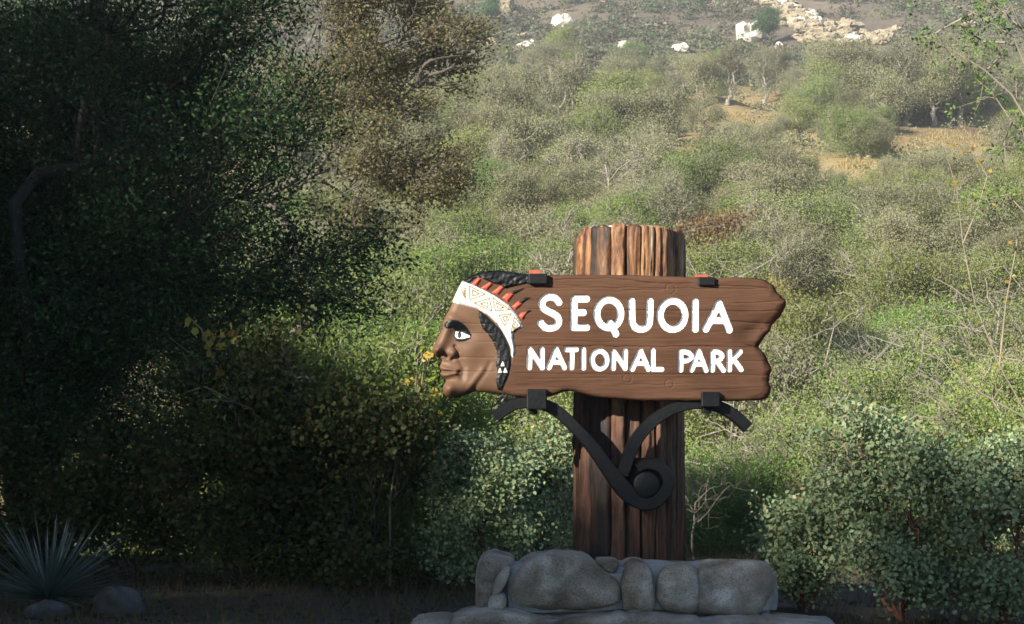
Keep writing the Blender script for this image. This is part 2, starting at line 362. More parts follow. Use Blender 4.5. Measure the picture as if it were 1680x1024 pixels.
# --- letters
def ell(cx, cy, rx, ry, a0=0, a1=360, n=40):
    return [R3(cx+rx*math.cos(math.radians(a)), cy+ry*math.sin(math.radians(a))) for a in np.linspace(a0, a1, n)]
def L_(*p): return [R3(*q) for q in p]
def smooth_line(P, n=3):
    P = np.array(P, float)
    for _ in range(n):
        Q = [P[0]]
        for a, b in zip(P[:-1], P[1:]): Q += [0.75*a+0.25*b, 0.25*a+0.75*b]
        Q.append(P[-1]); P = np.array(Q)
    return [tuple(p) for p in P]
BIG, SML = 5.75, 4.35
letters = [
 ('S', BIG, [smooth_line(L_((381,470),(366,449),(338,441),(310,449),(295,476),(304,502),(340,519),(372,536),(383,562),(372,588),(340,599),(310,594),(292,572)))]),
 ('E', BIG, [L_((457,453),(455,594)), L_((457,453),(518,453)), L_((457,520),(502,520)), L_((455,594),(518,594))]),
 ('Q', BIG, [ell(628,526,59,69), L_((634,573),(662,626))]),
 ('U', BIG, [smooth_line(L_((741,464),(742,545),(745,580),(768,602),(800,603),(826,586),(831,545),(832,464)))]),
 ('O', BIG, [ell(943,533,61,70)]),
 ('I', BIG, [L_((1055,468),(1055,602))]),
 ('A', BIG, [L_((1107,602),(1173,476),(1223,606)), L_((1128,558),(1205,560))]),
 ('N', SML, [L_((236,792),(238,702),(298,792),(298,702))]),
 ('A', SML, [L_((332,792),(368,702),(408,792)), L_((345,764),(396,764))]),
 ('T', SML, [L_((420,703),(466,703)), L_((447,703),(444,792))]),
 ('I', SML, [L_((503,704),(503,794))]),
 ('O', SML, [ell(582,754,36,44)]),
 ('N', SML, [L_((650,796),(652,713),(708,796),(710,711))]),
 ('A', SML, [L_((744,800),(785,709),(822,800)), L_((758,770),(812,770))]),
 ('L', SML, [L_((846,708),(846,800),(889,800))]),
 ('P', SML, [L_((984,804),(984,714)), smooth_line(L_((984,714),(1016,714),(1040,736),(1016,759),(984,759)))]),
 ('A', SML, [L_((1038,804),(1072,711),(1108,806)), L_((1050,774),(1096,774))]),
 ('R', SML, [L_((1140,804),(1142,714)), smooth_line(L_((1142,714),(1170,714),(1192,735),(1170,757),(1142,757))), L_((1160,757),(1194,805))]),
 ('K', SML, [L_((1224,712),(1224,802)), L_((1277,714),(1230,764)), L_((1245,752),(1281,801))]),
]
sd_out = poly_sdf(OUT)
H = np.zeros(GX.shape)
inside_d = np.maximum(0, -sd_out)
headm = sstep((842-GX)/26)                     # 1 on the head
# rounded rim; deeper on the head and the broken right end
rim = 7+7*headm+9*sstep((GX-1215)/50)*(0.6+0.8*(vnoise(GX/9, GY/7, 3)+0.5))
dep = 0.035+0.02*headm+0.035*sstep((GX-1215)/50)
e = np.clip(inside_d/rim, 0, 1); H -= dep*(1-np.sqrt(np.clip(1-(1-e)**2, 0, 1)))
# hand-hewn unevenness, long grain
H += 0.010*vnoise(GX/70, GY/22, 11)+0.003*vnoise(GX/28, GY/5, 12)*(1-headm)+0.0022*vnoise(GX/22, GY/1.7, 13)*(1-headm)
# shallow sweeping adze cut on the right end
H -= 0.030*sstep((GX-1195)/50)*np.exp(-((GY-(560-(GX-1195)*0.45))/15)**2)
H -= 0.022*sstep((GX-1200)/50)*np.exp(-((GY-567)/7)**2)
# drying cracks
def crack(x0, y0, x1, y1, dpt=0.006, wd=0.75, seed=0, wob=2.0):
    global H
    t = np.clip((GX-x0)/(x1-x0), 0, 1)
    yc = y0+(y1-y0)*t+wob*vnoise(GX/24, GX*0, seed)+0.8*vnoise(GX/7, GX*0, seed+50)
    on = (GX > x0) & (GX < x1); taper = np.minimum(1, np.minimum(GX-x0, x1-GX)/10)
    H = np.where(on, H-dpt*np.clip(taper, 0, 1)*np.exp(-((GY-yc)/wd)**2), H)
SEAMS = [(473, 0), (509, 1), (567.5, 0), (614, 1)]
for k, (ysm, _) in enumerate(SEAMS):
    crack(862 if k < 2 else 842, ysm-(1.5 if k != 2 else 0), 1300, ysm+1.5, 0.006+0.003*(k == 2), 0.8, 20+k)
for c in ((905,459,1000,457,.008),(985,455,1070,464,.009),(1060,463,1140,466,.008),(1160,467,1262,473,.011),(1020,476,1095,475,.008),(1040,462,1120,470,.005),
          (905,468,960,470,.004),(1195,498,1290,494,.006),(1195,527,1268,531,.012),(1222,566,1252,570,.014),(880,553,1130,556,.003),(860,560,1010,561,.003),
          (1215,542,1262,540,.006),(860,622,1000,619,.004),(1010,632,1150,629,.004),(1130,641,1240,636,.004),(890,634,960,637,.004),(1180,594,1265,592,.004),(1230,470,1235,498,.004)):
    crack(c[0], c[1], c[2], c[3], c[4], 0.9, int(c[0]+c[1]))
# plugged bolt holes
for (cx, cy, r) in ((1029.5, 621, 7), (1098.5, 630, 7), (1100, 474, 8)):
    rr = np.hypot(GX-cx, GY-cy); H -= 0.005*np.exp(-((rr-r)/0.9)**2)
# face relief, given in the enlarged crop's units
FX = (GX-690)*3.9375; FY = (GY-420)*3.9375
def bmp(cx, cy, sx, sy, a, rot=0):
    global H
    c, s = math.cos(math.radians(rot)), math.sin(math.radians(rot))
    u = (FX-cx)*c+(FY-cy)*s; v = -(FX-cx)*s+(FY-cy)*c
    H = H+a*np.exp(-(u/sx)**2-(v/sy)**2)
def groove(pts, wd, a):
    global H
    P = R1(pts); d = np.full(GX.shape, 1e9)
    for p, q in zip(P[:-1], P[1:]): d = np.minimum(d, seg_d(p, q))
    H = H+a*np.exp(-(d*3.9375/wd)**2)
bmp(215, 405, 85, 30, 0.030, 22); bmp(300, 350, 110, 60, 0.014, 10)
groove([(165,470),(140,540),(110,600)], 42, 0.030); bmp(108, 608, 32, 28, 0.030)
bmp(208, 628, 30, 30, 0.038); groove([(222,585),(246,620),(236,655),(205,668)], 10, -0.020); groove([(122,640),(150,632),(172,650)], 11, -0.030)
bmp(265, 505, 75, 45, -0.026, 12); bmp(272, 512, 38, 20, 0.020, 8)
bmp(325, 600, 95, 70, 0.026, -10); bmp(300, 700, 70, 60, 0.010)
groove([(250,660),(278,720),(268,790)], 20, -0.014)
bmp(160, 690, 26, 22, -0.010)
groove([(122,722),(160,728),(235,742)], 13, 0.020); groove([(126,772),(165,770),(225,757)], 15, 0.024); groove([(118,745),(170,748),(248,749)], 6, -0.020)
bmp(165, 803, 42, 15, -0.020); bmp(185, 858, 48, 40, 0.040); bmp(290, 820, 90, 40, 0.012, -15)
groove([(345,868),(372,820),(415,760),(450,690)], 16, -0.006); groove([(318,850),(360,790),(402,735)], 20, 0.010)
for yy in (437, 498, 553, 655, 745): groove([(250,yy),(380,yy+2),(480,yy+1)], 3.2, -0.004)

regions = []      # (name, sdf, material key, height change)
def reg(name, sdf, mat, dh=0.0, edge=1.5, prof=None):
    global H
    ins = np.maximum(0, -sdf)
    if prof is not None: H = H+np.where(sdf < 0, prof(ins), 0)
    elif dh: H = H+dh*np.clip(ins/edge, 0, 1)
    regions.append((name, sdf, mat))
hair_top = R1([(262,166),(290,150),(350,115),(430,93),(520,88),(610,103),(706,112),(706,176),(640,190),(560,206),(545,212),(520,190),(480,180),(440,166),(390,140),(350,150),(325,172),(300,178)])
s_ = poly_sdf(hair_top); reg('hair', s_, 'black_paint', 0.012, 3)
H += np.where(s_ < 0, 0.009*vnoise(FX/16+FY/40, FY/24, 31)+0.003*np.sin((FX*0.5+FY)*0.11+4*vnoise(FX/40, FY/40, 5)), 0)
braid = R1([(370,350),(420,380),(470,430),(520,480),(555,540),(578,600),(587,660),(583,720),(570,775),(545,830),(527,872),(500,865),(490,830),(487,790),(497,750),(485,700),(495,660),(490,610),(465,550),(430,500),(400,470),(385,430),(375,390)])
s_ = poly_sdf(braid); reg('braid', s_, 'black_paint', 0.012, 4)
H += np.where(s_ < 0, 0.0012*np.sin(FX*0.16+FY*0.05+3*vnoise(FX/30, FY/50, 8))+0.003*vnoise(FX/9, FY/9, 9), 0)
band = R1([(258,158),(330,185),(420,225),(500,270),(570,320),(620,380),(650,430),(663,460),(625,475),(600,495),(597,530),(607,580),(608,620),(597,662),(585,640),(585,600),(570,560),(545,510),(500,440),(440,385),(370,345),(300,325),(240,310),(196,292)])
reg('headband', poly_sdf(band), 'white_paint', 0.022, 3)
for f in ([(328,182),(372,140),(397,143),(362,196)], [(388,207),(448,168),(468,180),(428,222)], [(458,238),(515,192),(547,200),(500,252)],
          [(524,272),(560,240),(608,243),(562,300)], [(590,327),(633,290),(657,312),(612,350)], [(634,388),(650,366),(692,362),(657,417)]):
    reg('feather', poly_sdf(R1(f)), 'red_paint', 0.014, 2)
for f in ([(566,239),(600,226),(678,202),(650,224),(607,247)], [(632,290),(676,268),(724,267),(690,282),(657,310)], [(672,362),(690,351),(722,350),(700,366),(686,370)], [(512,192),(545,176),(600,176),(570,198),(545,208)]):
    reg('feather_tip', poly_sdf(R1(f)), 'black_paint', 0.012, 2)
brow = R1([(153,440),(165,424),(200,413),(240,418),(275,438),(305,468),(330,512),(324,532),(290,550),(250,555),(223,547),(213,520),(222,482),(210,464),(175,472),(156,462)])
reg('eyebrow', poly_sdf(brow), 'black_paint', 0.006, 3)
reg('eye', poly_sdf(R1([(225,486),(265,492),(318,514),(321,524),(270,536),(236,534),(221,520)])), 'white_paint', -0.006, 2)
reg('pupil', poly_sdf(R1([(251+13*math.cos(a), 510+22*math.sin(a)) for a in np.linspace(0, 6.28, 14)[:-1]])), 'black_paint', 0.002)
for (cx, cy) in ((531, 700), (513, 741), (548, 741)):
    reg('bead', poly_sdf(R1([(cx-2, cy-17), (cx+2, cy-17), (cx+14, cy+13), (cx-14, cy+13)])), 'white_paint', 0.006)
for T in ([(258,222),(294,205),(294,283)], [(315,192),(424,250),(318,288)], [(342,306),(448,273),(467,364)], [(463,267),(584,352),(484,358)], [(504,384),(592,373),(546,458)], [(607,392),(652,452),(582,505)]):
    T = np.array(T, float); c = T.mean(0)
    for k, wd in ((0.93, 0.95), (0.42, 0.95)):
        P = R1(c+(T-c)*k); sd = np.abs(poly_sdf(P))-wd
        reg('gold_triangle', sd, 'gold_paint', -0.006, 0.8)
for nm, r, lines in letters:
    # carved groove with a rounded floor
    reg('letter', stroke_sdf(lines, r), 'white_paint', prof=lambda i, r=r: -0.014*np.sqrt(np.clip(1-(1-np.clip(i/(0.42*r), 0, 1))**2, 0, 1)))
# cells -> labels
cc = lambda A: 0.25*(A[:-1, :-1]+A[1:, :-1]+A[:-1, 1:]+A[1:, 1:])
lab = np.where(cc(sd_out) < 0, 0, -1)
CYc = cc(GY); CXc = cc(GX)
seam_y = [473, 509, 567.5, 614]
pl = np.zeros(lab.shape, int)
for k, ysm in enumerate(seam_y): pl += (CYc > ysm)
head_sdf = poly_sdf(R1([(100,60),(262,60),(262,158),(560,300),(640,440),(600,500),(600,662),(570,775),(540,845),(527,930),(0,960),(0,300)]))
lab = np.where((lab == 0) & (cc(head_sdf) < 0), 5, np.where(lab == 0, pl, lab))
names = {0: ('plank', 'brown'), 1: ('plank', 'brown'), 2: ('plank', 'brown'), 3: ('plank', 'brown'), 4: ('plank', 'brown'), 5: ('face', 'face')}
VX, VY = GX.copy(), GY.copy()
def snap(sdf, lim):
    gyy, gxx = np.gradient(sdf, STEP)
    g2 = np.maximum(0.25, gxx**2+gyy**2)
    m = np.abs(sdf) < lim
    VX[m] = (GX-sdf*gxx/g2)[m]; VY[m] = (GY-sdf*gyy/g2)[m]
snap(sd_out, 0.62*STEP)
ins_all = cc(sd_out) < 0
idx = 6
for nm, sdf, mat in regions:
    m = (cc(sdf) < 0) & ins_all
    if nm == 'gold_triangle': lab[m & (lab >= 6)] = idx
    else: lab[m] = idx
    names[idx] = (nm, mat); idx += 1
    if nm != 'gold_triangle': snap(np.where(np.abs(sd_out) < STEP, 1e3, sdf), 0.55*STEP)
WX = (VX-CX)/F*D0; WZ = EYE+(HY-VY)/F*D0; WY = D0-H
GV = np.stack([WX, WY, WZ], -1).reshape(-1, 3)
gn = GX.shape[1]
sign = empty('park_sign', (0.72, D0+0.12, 1.83))
tag(sign, 'carved brown wooden park sign board with painted profile head and white letters', 'sign')
off = np.array([0.72, D0+0.12, 1.83])
part_label = {'headband': 'white headband with gold triangle outlines', 'hair': 'glossy black carved hair on top', 'braid': 'black carved hair falling beside the cheek'}
headband_o = None; letter_letters = [l[0] for l in letters]
eye_o = None
for k in range(idx):
    j, i = np.nonzero(lab == k)
    if len(j) == 0: continue
    b = j*gn+i
    Q = np.stack([b, b+gn, b+gn+1, b+1], -1)
    u, inv = np.unique(Q, return_inverse=True)
    nm, mt = names[k]
    par = sign
    if nm in ('gold_triangle',) and headband_o is not None: par = headband_o
    if nm == 'pupil' and eye_o is not None: par = eye_o
    o = link(nm, mesh_quads(nm, GV[u]-(off if par is sign else off), inv.reshape(Q.shape), True), M[mt], par)
    if nm == 'headband': headband_o = o
    if nm == 'eye': eye_o = o
    if nm in part_label: o['label'] = part_label[nm]
# sides and back of the board
n = len(OUT)
def ring(y): return np.stack([(OUT[:, 0]-CX)/F*D0, np.full(n, y), EYE+(HY-OUT[:, 1])/F*D0], -1)-off
rr = [ring(D0+0.028), ring(D0+0.10), ring(D0+0.17), ring(D0+0.21)]
rr[3][:, [0, 2]] = rr[3][:, [0, 2]]*0.985
Vb = np.concatenate(rr); Fb = []
for q in range(3):
    for i in range(n):
        i2 = (i+1) % n; Fb.append((q*n+i, q*n+i2, (q+1)*n+i2, (q+1)*n+i))
Fb.append(tuple(3*n+i for i in range(n)))
link('board_back', mesh_py('board_back', Vb, Fb, False), M['brown'], sign)

# rounded boxes
def rbox_mesh(name, c, s, bev=0.008):
    import bmesh
    bm = bmesh.new(); bmesh.ops.create_cube(bm, size=1.0)
    for v in bm.verts: v.co = Vector((c[0]+v.co.x*s[0], c[1]+v.co.y*s[1], c[2]+v.co.z*s[2]))
    bmesh.ops.bevel(bm, geom=bm.edges[:], offset=bev, segments=2, affect='EDGES', profile=0.5)
    me = bpy.data.meshes.new(name); bm.to_mesh(me); bm.free(); return me
def pxbox(name, x0, y0, x1, y1, d, ya, yb, mat, parent, bev=0.008, orig=None):
    a = W(x0, y1, d); b = W(x1, y0, d)
    c = np.array([(a[0]+b[0])/2, (ya+yb)/2, (a[2]+b[2])/2]); s = (b[0]-a[0], yb-ya, b[2]-a[2])
    return link(name, rbox_mesh(name, c-(off if orig is None else orig), s, bev), mat, parent)
# clamps gripping the board top and bottom (front tongue + strap over the edge)
pxbox('clamp', 867, 449.5, 898, 466.5, D0, D0-0.045, D0+0.25, M['iron'], sign)
pxbox('clamp', 1145, 455, 1173, 469, D0, D0-0.03, D0+0.25, M['iron'], sign)
pxbox('wedge_block', 868, 442.5, 888, 449.3, D0, D0+0.03, D0+0.16, M['red_block'], sign, 0.004)
pxbox('wedge_block', 1142, 450, 1163, 454.8, D0, D0+0.03, D0+0.16, M['red_block'], sign, 0.004)
pxbox('clamp', 864, 638.5, 897, 672, D0, D0-0.05, D0+0.25, M['iron'], sign)
pxbox('clamp', 1150, 643, 1180, 668, D0, D0-0.05, D0+0.25, M['iron'], sign)
pxbox('nut', 867, 672.3, 882, 680, D0, D0+0.03, D0+0.10, M['iron'], sign, 0.006)
pxbox('nut', 1154, 668.3, 1168, 678, D0, D0+0.03, D0+0.10, M['iron'], sign, 0.006)

# ------------------------------------------------------------------ the post
PD = 16.80; PX = (1032-CX)/F*PD; PR = 0.470; PTOP = EYE+(HY-369)/F*(PD-PR)
post = empty('sign_post', (PX, PD, 0)); tag(post, 'thick weathered log post behind the sign board with black iron bracket', 'post')
angs = [-118, -90, -68, -47.5, -22.7, -7, 10, 24.9, 37.7, 55, 76, 100, 132, 165, 200, 226, 242]
tops = [-.05, -.075, -.012, -.004, 0, -.012, -.008, -.01, -.015, -.01, -.04, -.05, -.03, -.03, -.04, -.05]
for k in range(len(angs)-1):
    a0, a1 = math.radians(angs[k]), math.radians(angs[k+1])
    na, nz = 13, 150
    top = PTOP+tops[k]; sd = k*17.3
    dR = [0, -.015, .0, .008, .012, -.02, .004, .01, -.006, .0, .004, 0, 0, 0, 0, 0][k]
    V = []
    for zi in range(nz+1):
        t = zi/nz; z = t*top
        for ai in range(na):
            u = ai/(na-1)
            wob = 0.018*mnoise.noise(Vector((sd, z*1.6, 0)))
            a = a0+(a1-a0)*(0.012+0.976*u)+wob*(1 if 0 < ai < na-1 else 0.6)
            edge = min(u, 1-u)
            r = PR+dR-0.045*max(0, 1-edge/0.07)
            r += 0.020*mnoise.noise(Vector((a*5+sd, z*0.9, sd)))+0.011*mnoise.noise(Vector((a*17+sd, z*1.6, 3+sd)))-0.022*max(0, 0.35-abs(mnoise.noise(Vector((a*9+sd, z*0.5, sd*2)))*3.2))+0.012*mnoise.noise(Vector((a*42, z*4.5, sd)))+0.006*mnoise.noise(Vector((a*60, z*22, sd)))
            if t > 0.985: r -= 0.012*((t-0.985)/0.015)
            zz = z + ((0.035*mnoise.noise(Vector((a*14, sd, 1)))+0.02*mnoise.noise(Vector((a*45, sd, 7))))*max(0, (t-0.96)/0.04))
            V.append((r*math.sin(a), -r*math.cos(a), zz))
        for aa in (a1, a0): V.append((0.36*math.sin(aa), -0.36*math.cos(aa), z))
    m_ = na+2; Fq = []
    for zi in range(nz):
        for i in range(m_):
            i2 = (i+1) % m_
            Fq.append((zi*m_+i, zi*m_+i2, (zi+1)*m_+i2, (zi+1)*m_+i))
    Fq.append(tuple(nz*m_+i for i in range(m_)))
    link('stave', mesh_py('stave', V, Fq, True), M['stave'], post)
# core and pale cap rim
def cyl(name, r, z0, z1, n=40, dz=0):
    V = [(r*math.cos(6.28318*i/n), r*math.sin(6.28318*i/n), z) for z in (z0, z1) for i in range(n)]
    Fq = [(i, (i+1) % n, n+(i+1) % n, n+i) for i in range(n)]+[tuple(range(n, 2*n)), tuple(reversed(range(n)))]
    return mesh_py(name, V, Fq)
link('core', cyl('core', 0.385, 0.02, PTOP-0.05), M['bark_dark'], post)
link('cap', cyl('cap', 0.395, PTOP-0.045, PTOP+0.006, 48), M['cap'], post)

# wrought iron bracket: two flat bars swept in the plane of the board
def R4(x, y): return (790+x/3.2, 620+y/3.2)
def bar(name, pts, wds, y0, y1, d, parent, mat, orig):
    P = np.array(smooth_line([R4(*p) for p in pts], 3)); t = np.linspace(0, 1, len(P))
    wd = np.interp(t, np.linspace(0, 1, len(wds)), wds)/3.2/2
    tg = np.gradient(P, axis=0); tg /= np.linalg.norm(tg, axis=1)[:, None]; nr = np.stack([-tg[:, 1], tg[:, 0]], -1)
    A = P+nr*wd[:, None]; B = P-nr*wd[:, None]
    bv = 0.012
    def pt(q, y): return np.array([(q[0]-CX)/F*d, y, EYE+(HY-q[1])/F*d])-orig
    V = []
    for i in range(len(P)):
        c = P[i]
        ai = c+(A[i]-c)*(1-0.16); bi = c+(B[i]-c)*(1-0.16)
        V += [pt(ai, y0), pt(A[i], y0+bv), pt(A[i], y1), pt(B[i], y1), pt(B[i], y0+bv), pt(bi, y0)]
    Fq = []
    for i in range(len(P)-1):
        for k in range(6): Fq.append((i*6+k, i*6+(k+1) % 6, (i+1)*6+(k+1) % 6, (i+1)*6+k))
    Fq.append(tuple(range(6))); q = (len(P)-1)*6; Fq.append(tuple(q+5-k for k in range(6)))
    return link(name, mesh_py(name, V, Fq), mat, parent)
porig = np.array([PX, PD, 0.0])
BD = D0+0.09
br = bar('bracket', [(72,208),(140,150),(215,128),(285,128),(360,150),(430,200),(500,268),(570,345),(640,440),(700,525),(760,600),(830,650),(900,655),(960,610),(985,550),(965,490),(915,455),(860,450),(815,475)], [62,62,62,62,66,78,94,88,68,60,54,46], BD-0.05, BD+0.10, BD, post, M['iron'], porig)
bar('bracket_arm', [(1400,262),(1330,195),(1250,150),(1170,130),(1090,136),(1000,160),(910,215),(840,285),(790,365),(762,440),(740,510)], [62,62,62,62,62,64,66,70,66], BD-0.044, BD+0.096, BD, post, M['iron'], porig)
# dome bolt
V = []; nb, mb = 28, 8
bc = W(*R4(864, 562), BD)-porig
for j in range(mb+1):
    a = j/mb*math.pi/2
    for i in range(nb):
        V.append((bc[0]+0.108*math.cos(a)*math.cos(6.28318*i/nb), bc[1]-0.05-0.02*math.sin(a), bc[2]+0.108*math.cos(a)*math.sin(6.28318*i/nb)))
V += [(v[0], v[1]+0.26, v[2]) for v in V[:nb]]
Fq = [(j*nb+i, j*nb+(i+1) % nb, (j+1)*nb+(i+1) % nb, (j+1)*nb+i) for j in range(mb) for i in range(nb)]
q = (mb+1)*nb; Fq += [(q+i, q+(i+1) % nb, (i+1) % nb, i) for i in range(nb)]
link('bolt', mesh_py('bolt', V, Fq, True), M['iron'], br)
bp_ = pxbox('mounting_plate', 1040, 752, 1088, 824, BD, BD+0.07, 16.42, M['iron'], post, 0.01, porig)

# ------------------------------------------------------------------ stone base
def stone_mesh(name, poly, depth, seed, nz=0.03, n=3.8, na=56, nr=36):
    """star-shaped stone from an x/z outline (metres) and a depth"""
    P = np.array(poly, float); c = P.mean(0); Q = (chaikin(P, 2)-c)*1.085
    ang = np.arctan2(Q[:, 1], Q[:, 0]); o = np.argsort(ang); ang = ang[o]; rad = np.hypot(Q[:, 0], Q[:, 1])[o]
    th = np.linspace(-math.pi, math.pi, na, endpoint=False)
    R = np.interp(th, np.concatenate([ang-2*math.pi, ang, ang+2*math.pi]), np.tile(rad, 3))
    V = []
    sgp = lambda v, p: math.copysign(abs(v)**p, v)
    for j in range(nr+1):
        f = -math.pi/2+math.pi*j/nr
        cf, sf = max(1e-4, math.cos(f)), math.sin(f); q = (cf**n+abs(sf)**n)**(-1/n)
        yy = sf*q*depth/2; rp = cf*q
        for i in range(na):
            x = R[i]*rp*math.cos(th[i]); z = R[i]*rp*math.sin(th[i])
            p = Vector((x*2.2+seed*7.1, yy*2.2, z*2.2))
            k = 1+ (nz*3.2*mnoise.noise(p)+nz*1.5*mnoise.noise(p*2.7)+nz*2.2*(abs(mnoise.noise(p*1.9+Vector((5, 1, 9))))-0.2)-nz*1.6*max(0, abs(mnoise.noise(p*3.3))-0.25)+nz*0.9*mnoise.noise(p*6.5)+nz*0.5*mnoise.noise(p*15))
            V.append((c[0]+x*k, yy*k, c[1]+z*k))
    Fq = [(j*na+i, (j+1)*na+i, (j+1)*na+(i+1) % na, j*na+(i+1) % na) for j in range(nr) for i in range(na)]
    return mesh_py(name, V, Fq, True)
base = empty('stone_base', (PX, 16.5, 0)); tag(base, 'low grey granite stone plinth with mortar joints under the post', 'stone base')
def R5(x, y): return (680+x/2.4706, 880+y/2.4706)
def stone_px(pts, yfront, depth, seed, nz=0.03, label=None):
    P = [W(*R5(*p), yfront+0.06)[[0, 2]]-np.array([PX, 0]) for p in pts]
    o = link('stone', stone_mesh('stone', P, depth, seed, nz*1.35, 6.5), M['granite'], base)
    o.location = (0, yfront+depth/2-16.5, 0)
    return o
YF = 15.25
stone_px([(256,150),(275,98),(310,84),(385,98),(405,120),(370,180),(330,235),(318,300),(262,305),(252,230)], YF+0.05, 1.2, 1, .035)
stone_px([(352,135),(392,120),(382,165),(350,225),(318,240),(320,200)], YF, 0.4, 2, .03)
stone_px([(366,290),(378,210),(440,130),(520,90),(620,74),(690,84),(730,120),(800,165),(822,200),(812,250),(770,282),(600,304),(470,300)], YF-0.03, 0.8, 3, .03)
stone_px([(735,100),(780,97),(832,102),(824,140),(800,158),(765,135)], YF+0.06, 0.6, 4, .03)
stone_px([(836,190),(856,122),(900,104),(950,124),(970,190),(972,320),(850,322),(846,240)], YF-0.02, 0.8, 5, .03)
stone_px([(984,200),(1000,132),(1070,118),(1140,124),(1150,200),(1145,312),(1030,310),(990,280)], YF-0.03, 0.8, 6, .03)
stone_px([(1138,125),(1250,114),(1390,120),(1440,145),(1450,200),(1430,270),(1390,318),(1160,316),(1140,220)], YF-0.01, 0.9, 7, .028)
stone_px([(298,300),(305,248),(330,228),(372,240),(366,300),(340,312)], YF-0.02, 0.4, 8, .04)
# second row hidden behind, closing the top of the plinth
for k, (xa, xb) in enumerate(((300, 620), (640, 980), (1000, 1420))):
    o = stone_px([(xa, 160), (xa+40, 140), (xb-40, 140), (xb, 165), (xb, 310), (xa, 310)], 16.95, 0.8, 20+k, .03)
def mortar_mesh(x0, x1, y0, y1, z0, z1, seed, amp=0.025):
    import bmesh
    bm = bmesh.new(); bmesh.ops.create_cube(bm, size=1.0)
    for v in bm.verts: v.co = Vector((x0 if v.co.x < 0 else x1, y0 if v.co.y < 0 else y1, z0 if v.co.z < 0 else z1))
    bmesh.ops.bevel(bm, geom=bm.edges[:], offset=0.05, segments=2, affect='EDGES')
    bmesh.ops.subdivide_edges(bm, edges=[e for e in bm.edges if e.calc_length() > 0.2], cuts=24, use_grid_fill=True)
    for v in bm.verts:
        p = v.co*4+Vector((seed, 0, 0)); v.co += Vector((mnoise.noise(p), mnoise.noise(p+Vector((9, 3, 1))), mnoise.noise(p+Vector((2, 8, 5)))))*amp
    me = bpy.data.meshes.new('mortar'); bm.to_mesh(me); bm.free()
    me.polygons.foreach_set('use_smooth', np.ones(len(me.polygons), dtype=bool)); return me
mt = mortar_mesh(-1.06, 1.06, -1.175, -0.5, 0.12, 0.525, 1, 0.03)
link('mortar', mortar_mesh(-1.03, 1.03, -0.52, 0.9, 0.12, 0.40, 3), M['mortar'], base)
link('mortar', mt, M['mortar'], base)
# lower ledge
LF = 14.86
stone_px([(-20,357),(40,340),(150,338),(165,372),(150,432),(-10,432)], LF+0.2, 0.75, 30, .03)
stone_px([(150,342),(220,318),(380,312),(450,328),(520,347),(520,432),(160,432)], LF+0.0, 0.75, 31, .03)
stone_px([(440,334),(480,326),(600,330),(640,362),(560,412),(450,412)], LF+0.25, 0.5, 32, .03)
stone_px([(540,357),(650,334),(900,328),(1130,334),(1190,357),(1190,442),(540,442)], LF-0.02, 0.75, 33, .022)
stone_px([(1180,357),(1260,338),(1450,340),(1620,348),(1655,362),(1640,442),(1180,442)], LF+0.03, 0.75, 34, .022)
link('mortar', mortar_mesh(-1.5, 1.5, -1.52, -0.98, 0.0, 0.125, 5), M['mortar'], base)

# ------------------------------------------------------------------ plants: generator
def kmeans(P, k, rng, it=5):
    k = min(k, len(P)); C = P[rng.choice(len(P), k, replace=False)].copy()
    for _ in range(it):
        L = np.argmin(((P[:, None]-C[None])**2).sum(-1), 1)
        for q in range(k):
            if (L == q).any(): C[q] = P[L == q].mean(0)
    return L
class Tubes:
    def __init__(s): s.V = []; s.Q = []; s.n = 0
    def add(s, P, r, sides=5):
        P = np.asarray(P, float); m = len(P); r = np.broadcast_to(r, (m,))
        t = np.gradient(P, axis=0); t /= np.linalg.norm(t, axis=1)[:, None]+1e-9
        ref = np.array([0.31, 0.17, 0.93]) if abs(t[0, 2]) < 0.9 else np.array([1, 0.1, 0])
        u = np.cross(t, ref); u /= np.linalg.norm(u, axis=1)[:, None]+1e-9; v = np.cross(t, u)
        a = np.linspace(0, 2*math.pi, sides, endpoint=False)
        R = P[:, None]+r[:, None, None]*(np.cos(a)[None, :, None]*u[:, None]+np.sin(a)[None, :, None]*v[:, None])
        s.V.append(R.reshape(-1, 3))
        i = np.arange(m-1)[:, None]*sides; k = np.arange(sides)[None]
        k2 = (k+1) % sides
        q = np.stack([i+k, i+k2, i+sides+k2, i+sides+k], -1).reshape(-1, 4)+s.n
        s.Q.append(q); s.n += m*sides
    def mesh(s, name): return mesh_quads(name, np.concatenate(s.V), np.concatenate(s.Q), True)
def leaves_geo(C, size, rng, aspect=0.5, up=0.35, shape='rhomb', fold=0.25, szvar=0.35):
    """one small folded face per leaf"""
    N = len(C); nrm = rng.standard_normal((N, 3)); nrm[:, 2] = np.abs(nrm[:, 2])*(1-up)+up*1.6
    nrm /= np.linalg.norm(nrm, axis=1)[:, None]
    d = rng.standard_normal((N, 3)); d -= (d*nrm).sum(1)[:, None]*nrm; d /= np.linalg.norm(d, axis=1)[:, None]
    s = np.cross(nrm, d); L = size*(1+szvar*rng.uniform(-1, 1, N))[:, None]
    if shape == 'rhomb':
        V = np.stack([C-d*L*0.5, C+s*L*aspect*0.5+nrm*L*fold*0.3, C+d*L*0.5, C-s*L*aspect*0.5+nrm*L*fold*0.3], 1); k = 4
    elif shape == 'tri':
        V = np.stack([C-d*L*0.5-s*L*aspect*0.4, C-d*L*0.5+s*L*aspect*0.4, C+d*L*0.6], 1); k = 3
    else:  # round
        A = [(-0.5, 0), (-0.12, 0.45), (0.42, 0.27), (0.42, -0.27), (-0.12, -0.45)]
        V = np.stack([C+d*L*x+s*L*aspect*y+nrm*L*fold*abs(y)*0.5 for x, y in A], 1); k = 5
    return V.reshape(-1, 3), np.arange(N*k).reshape(N, k)
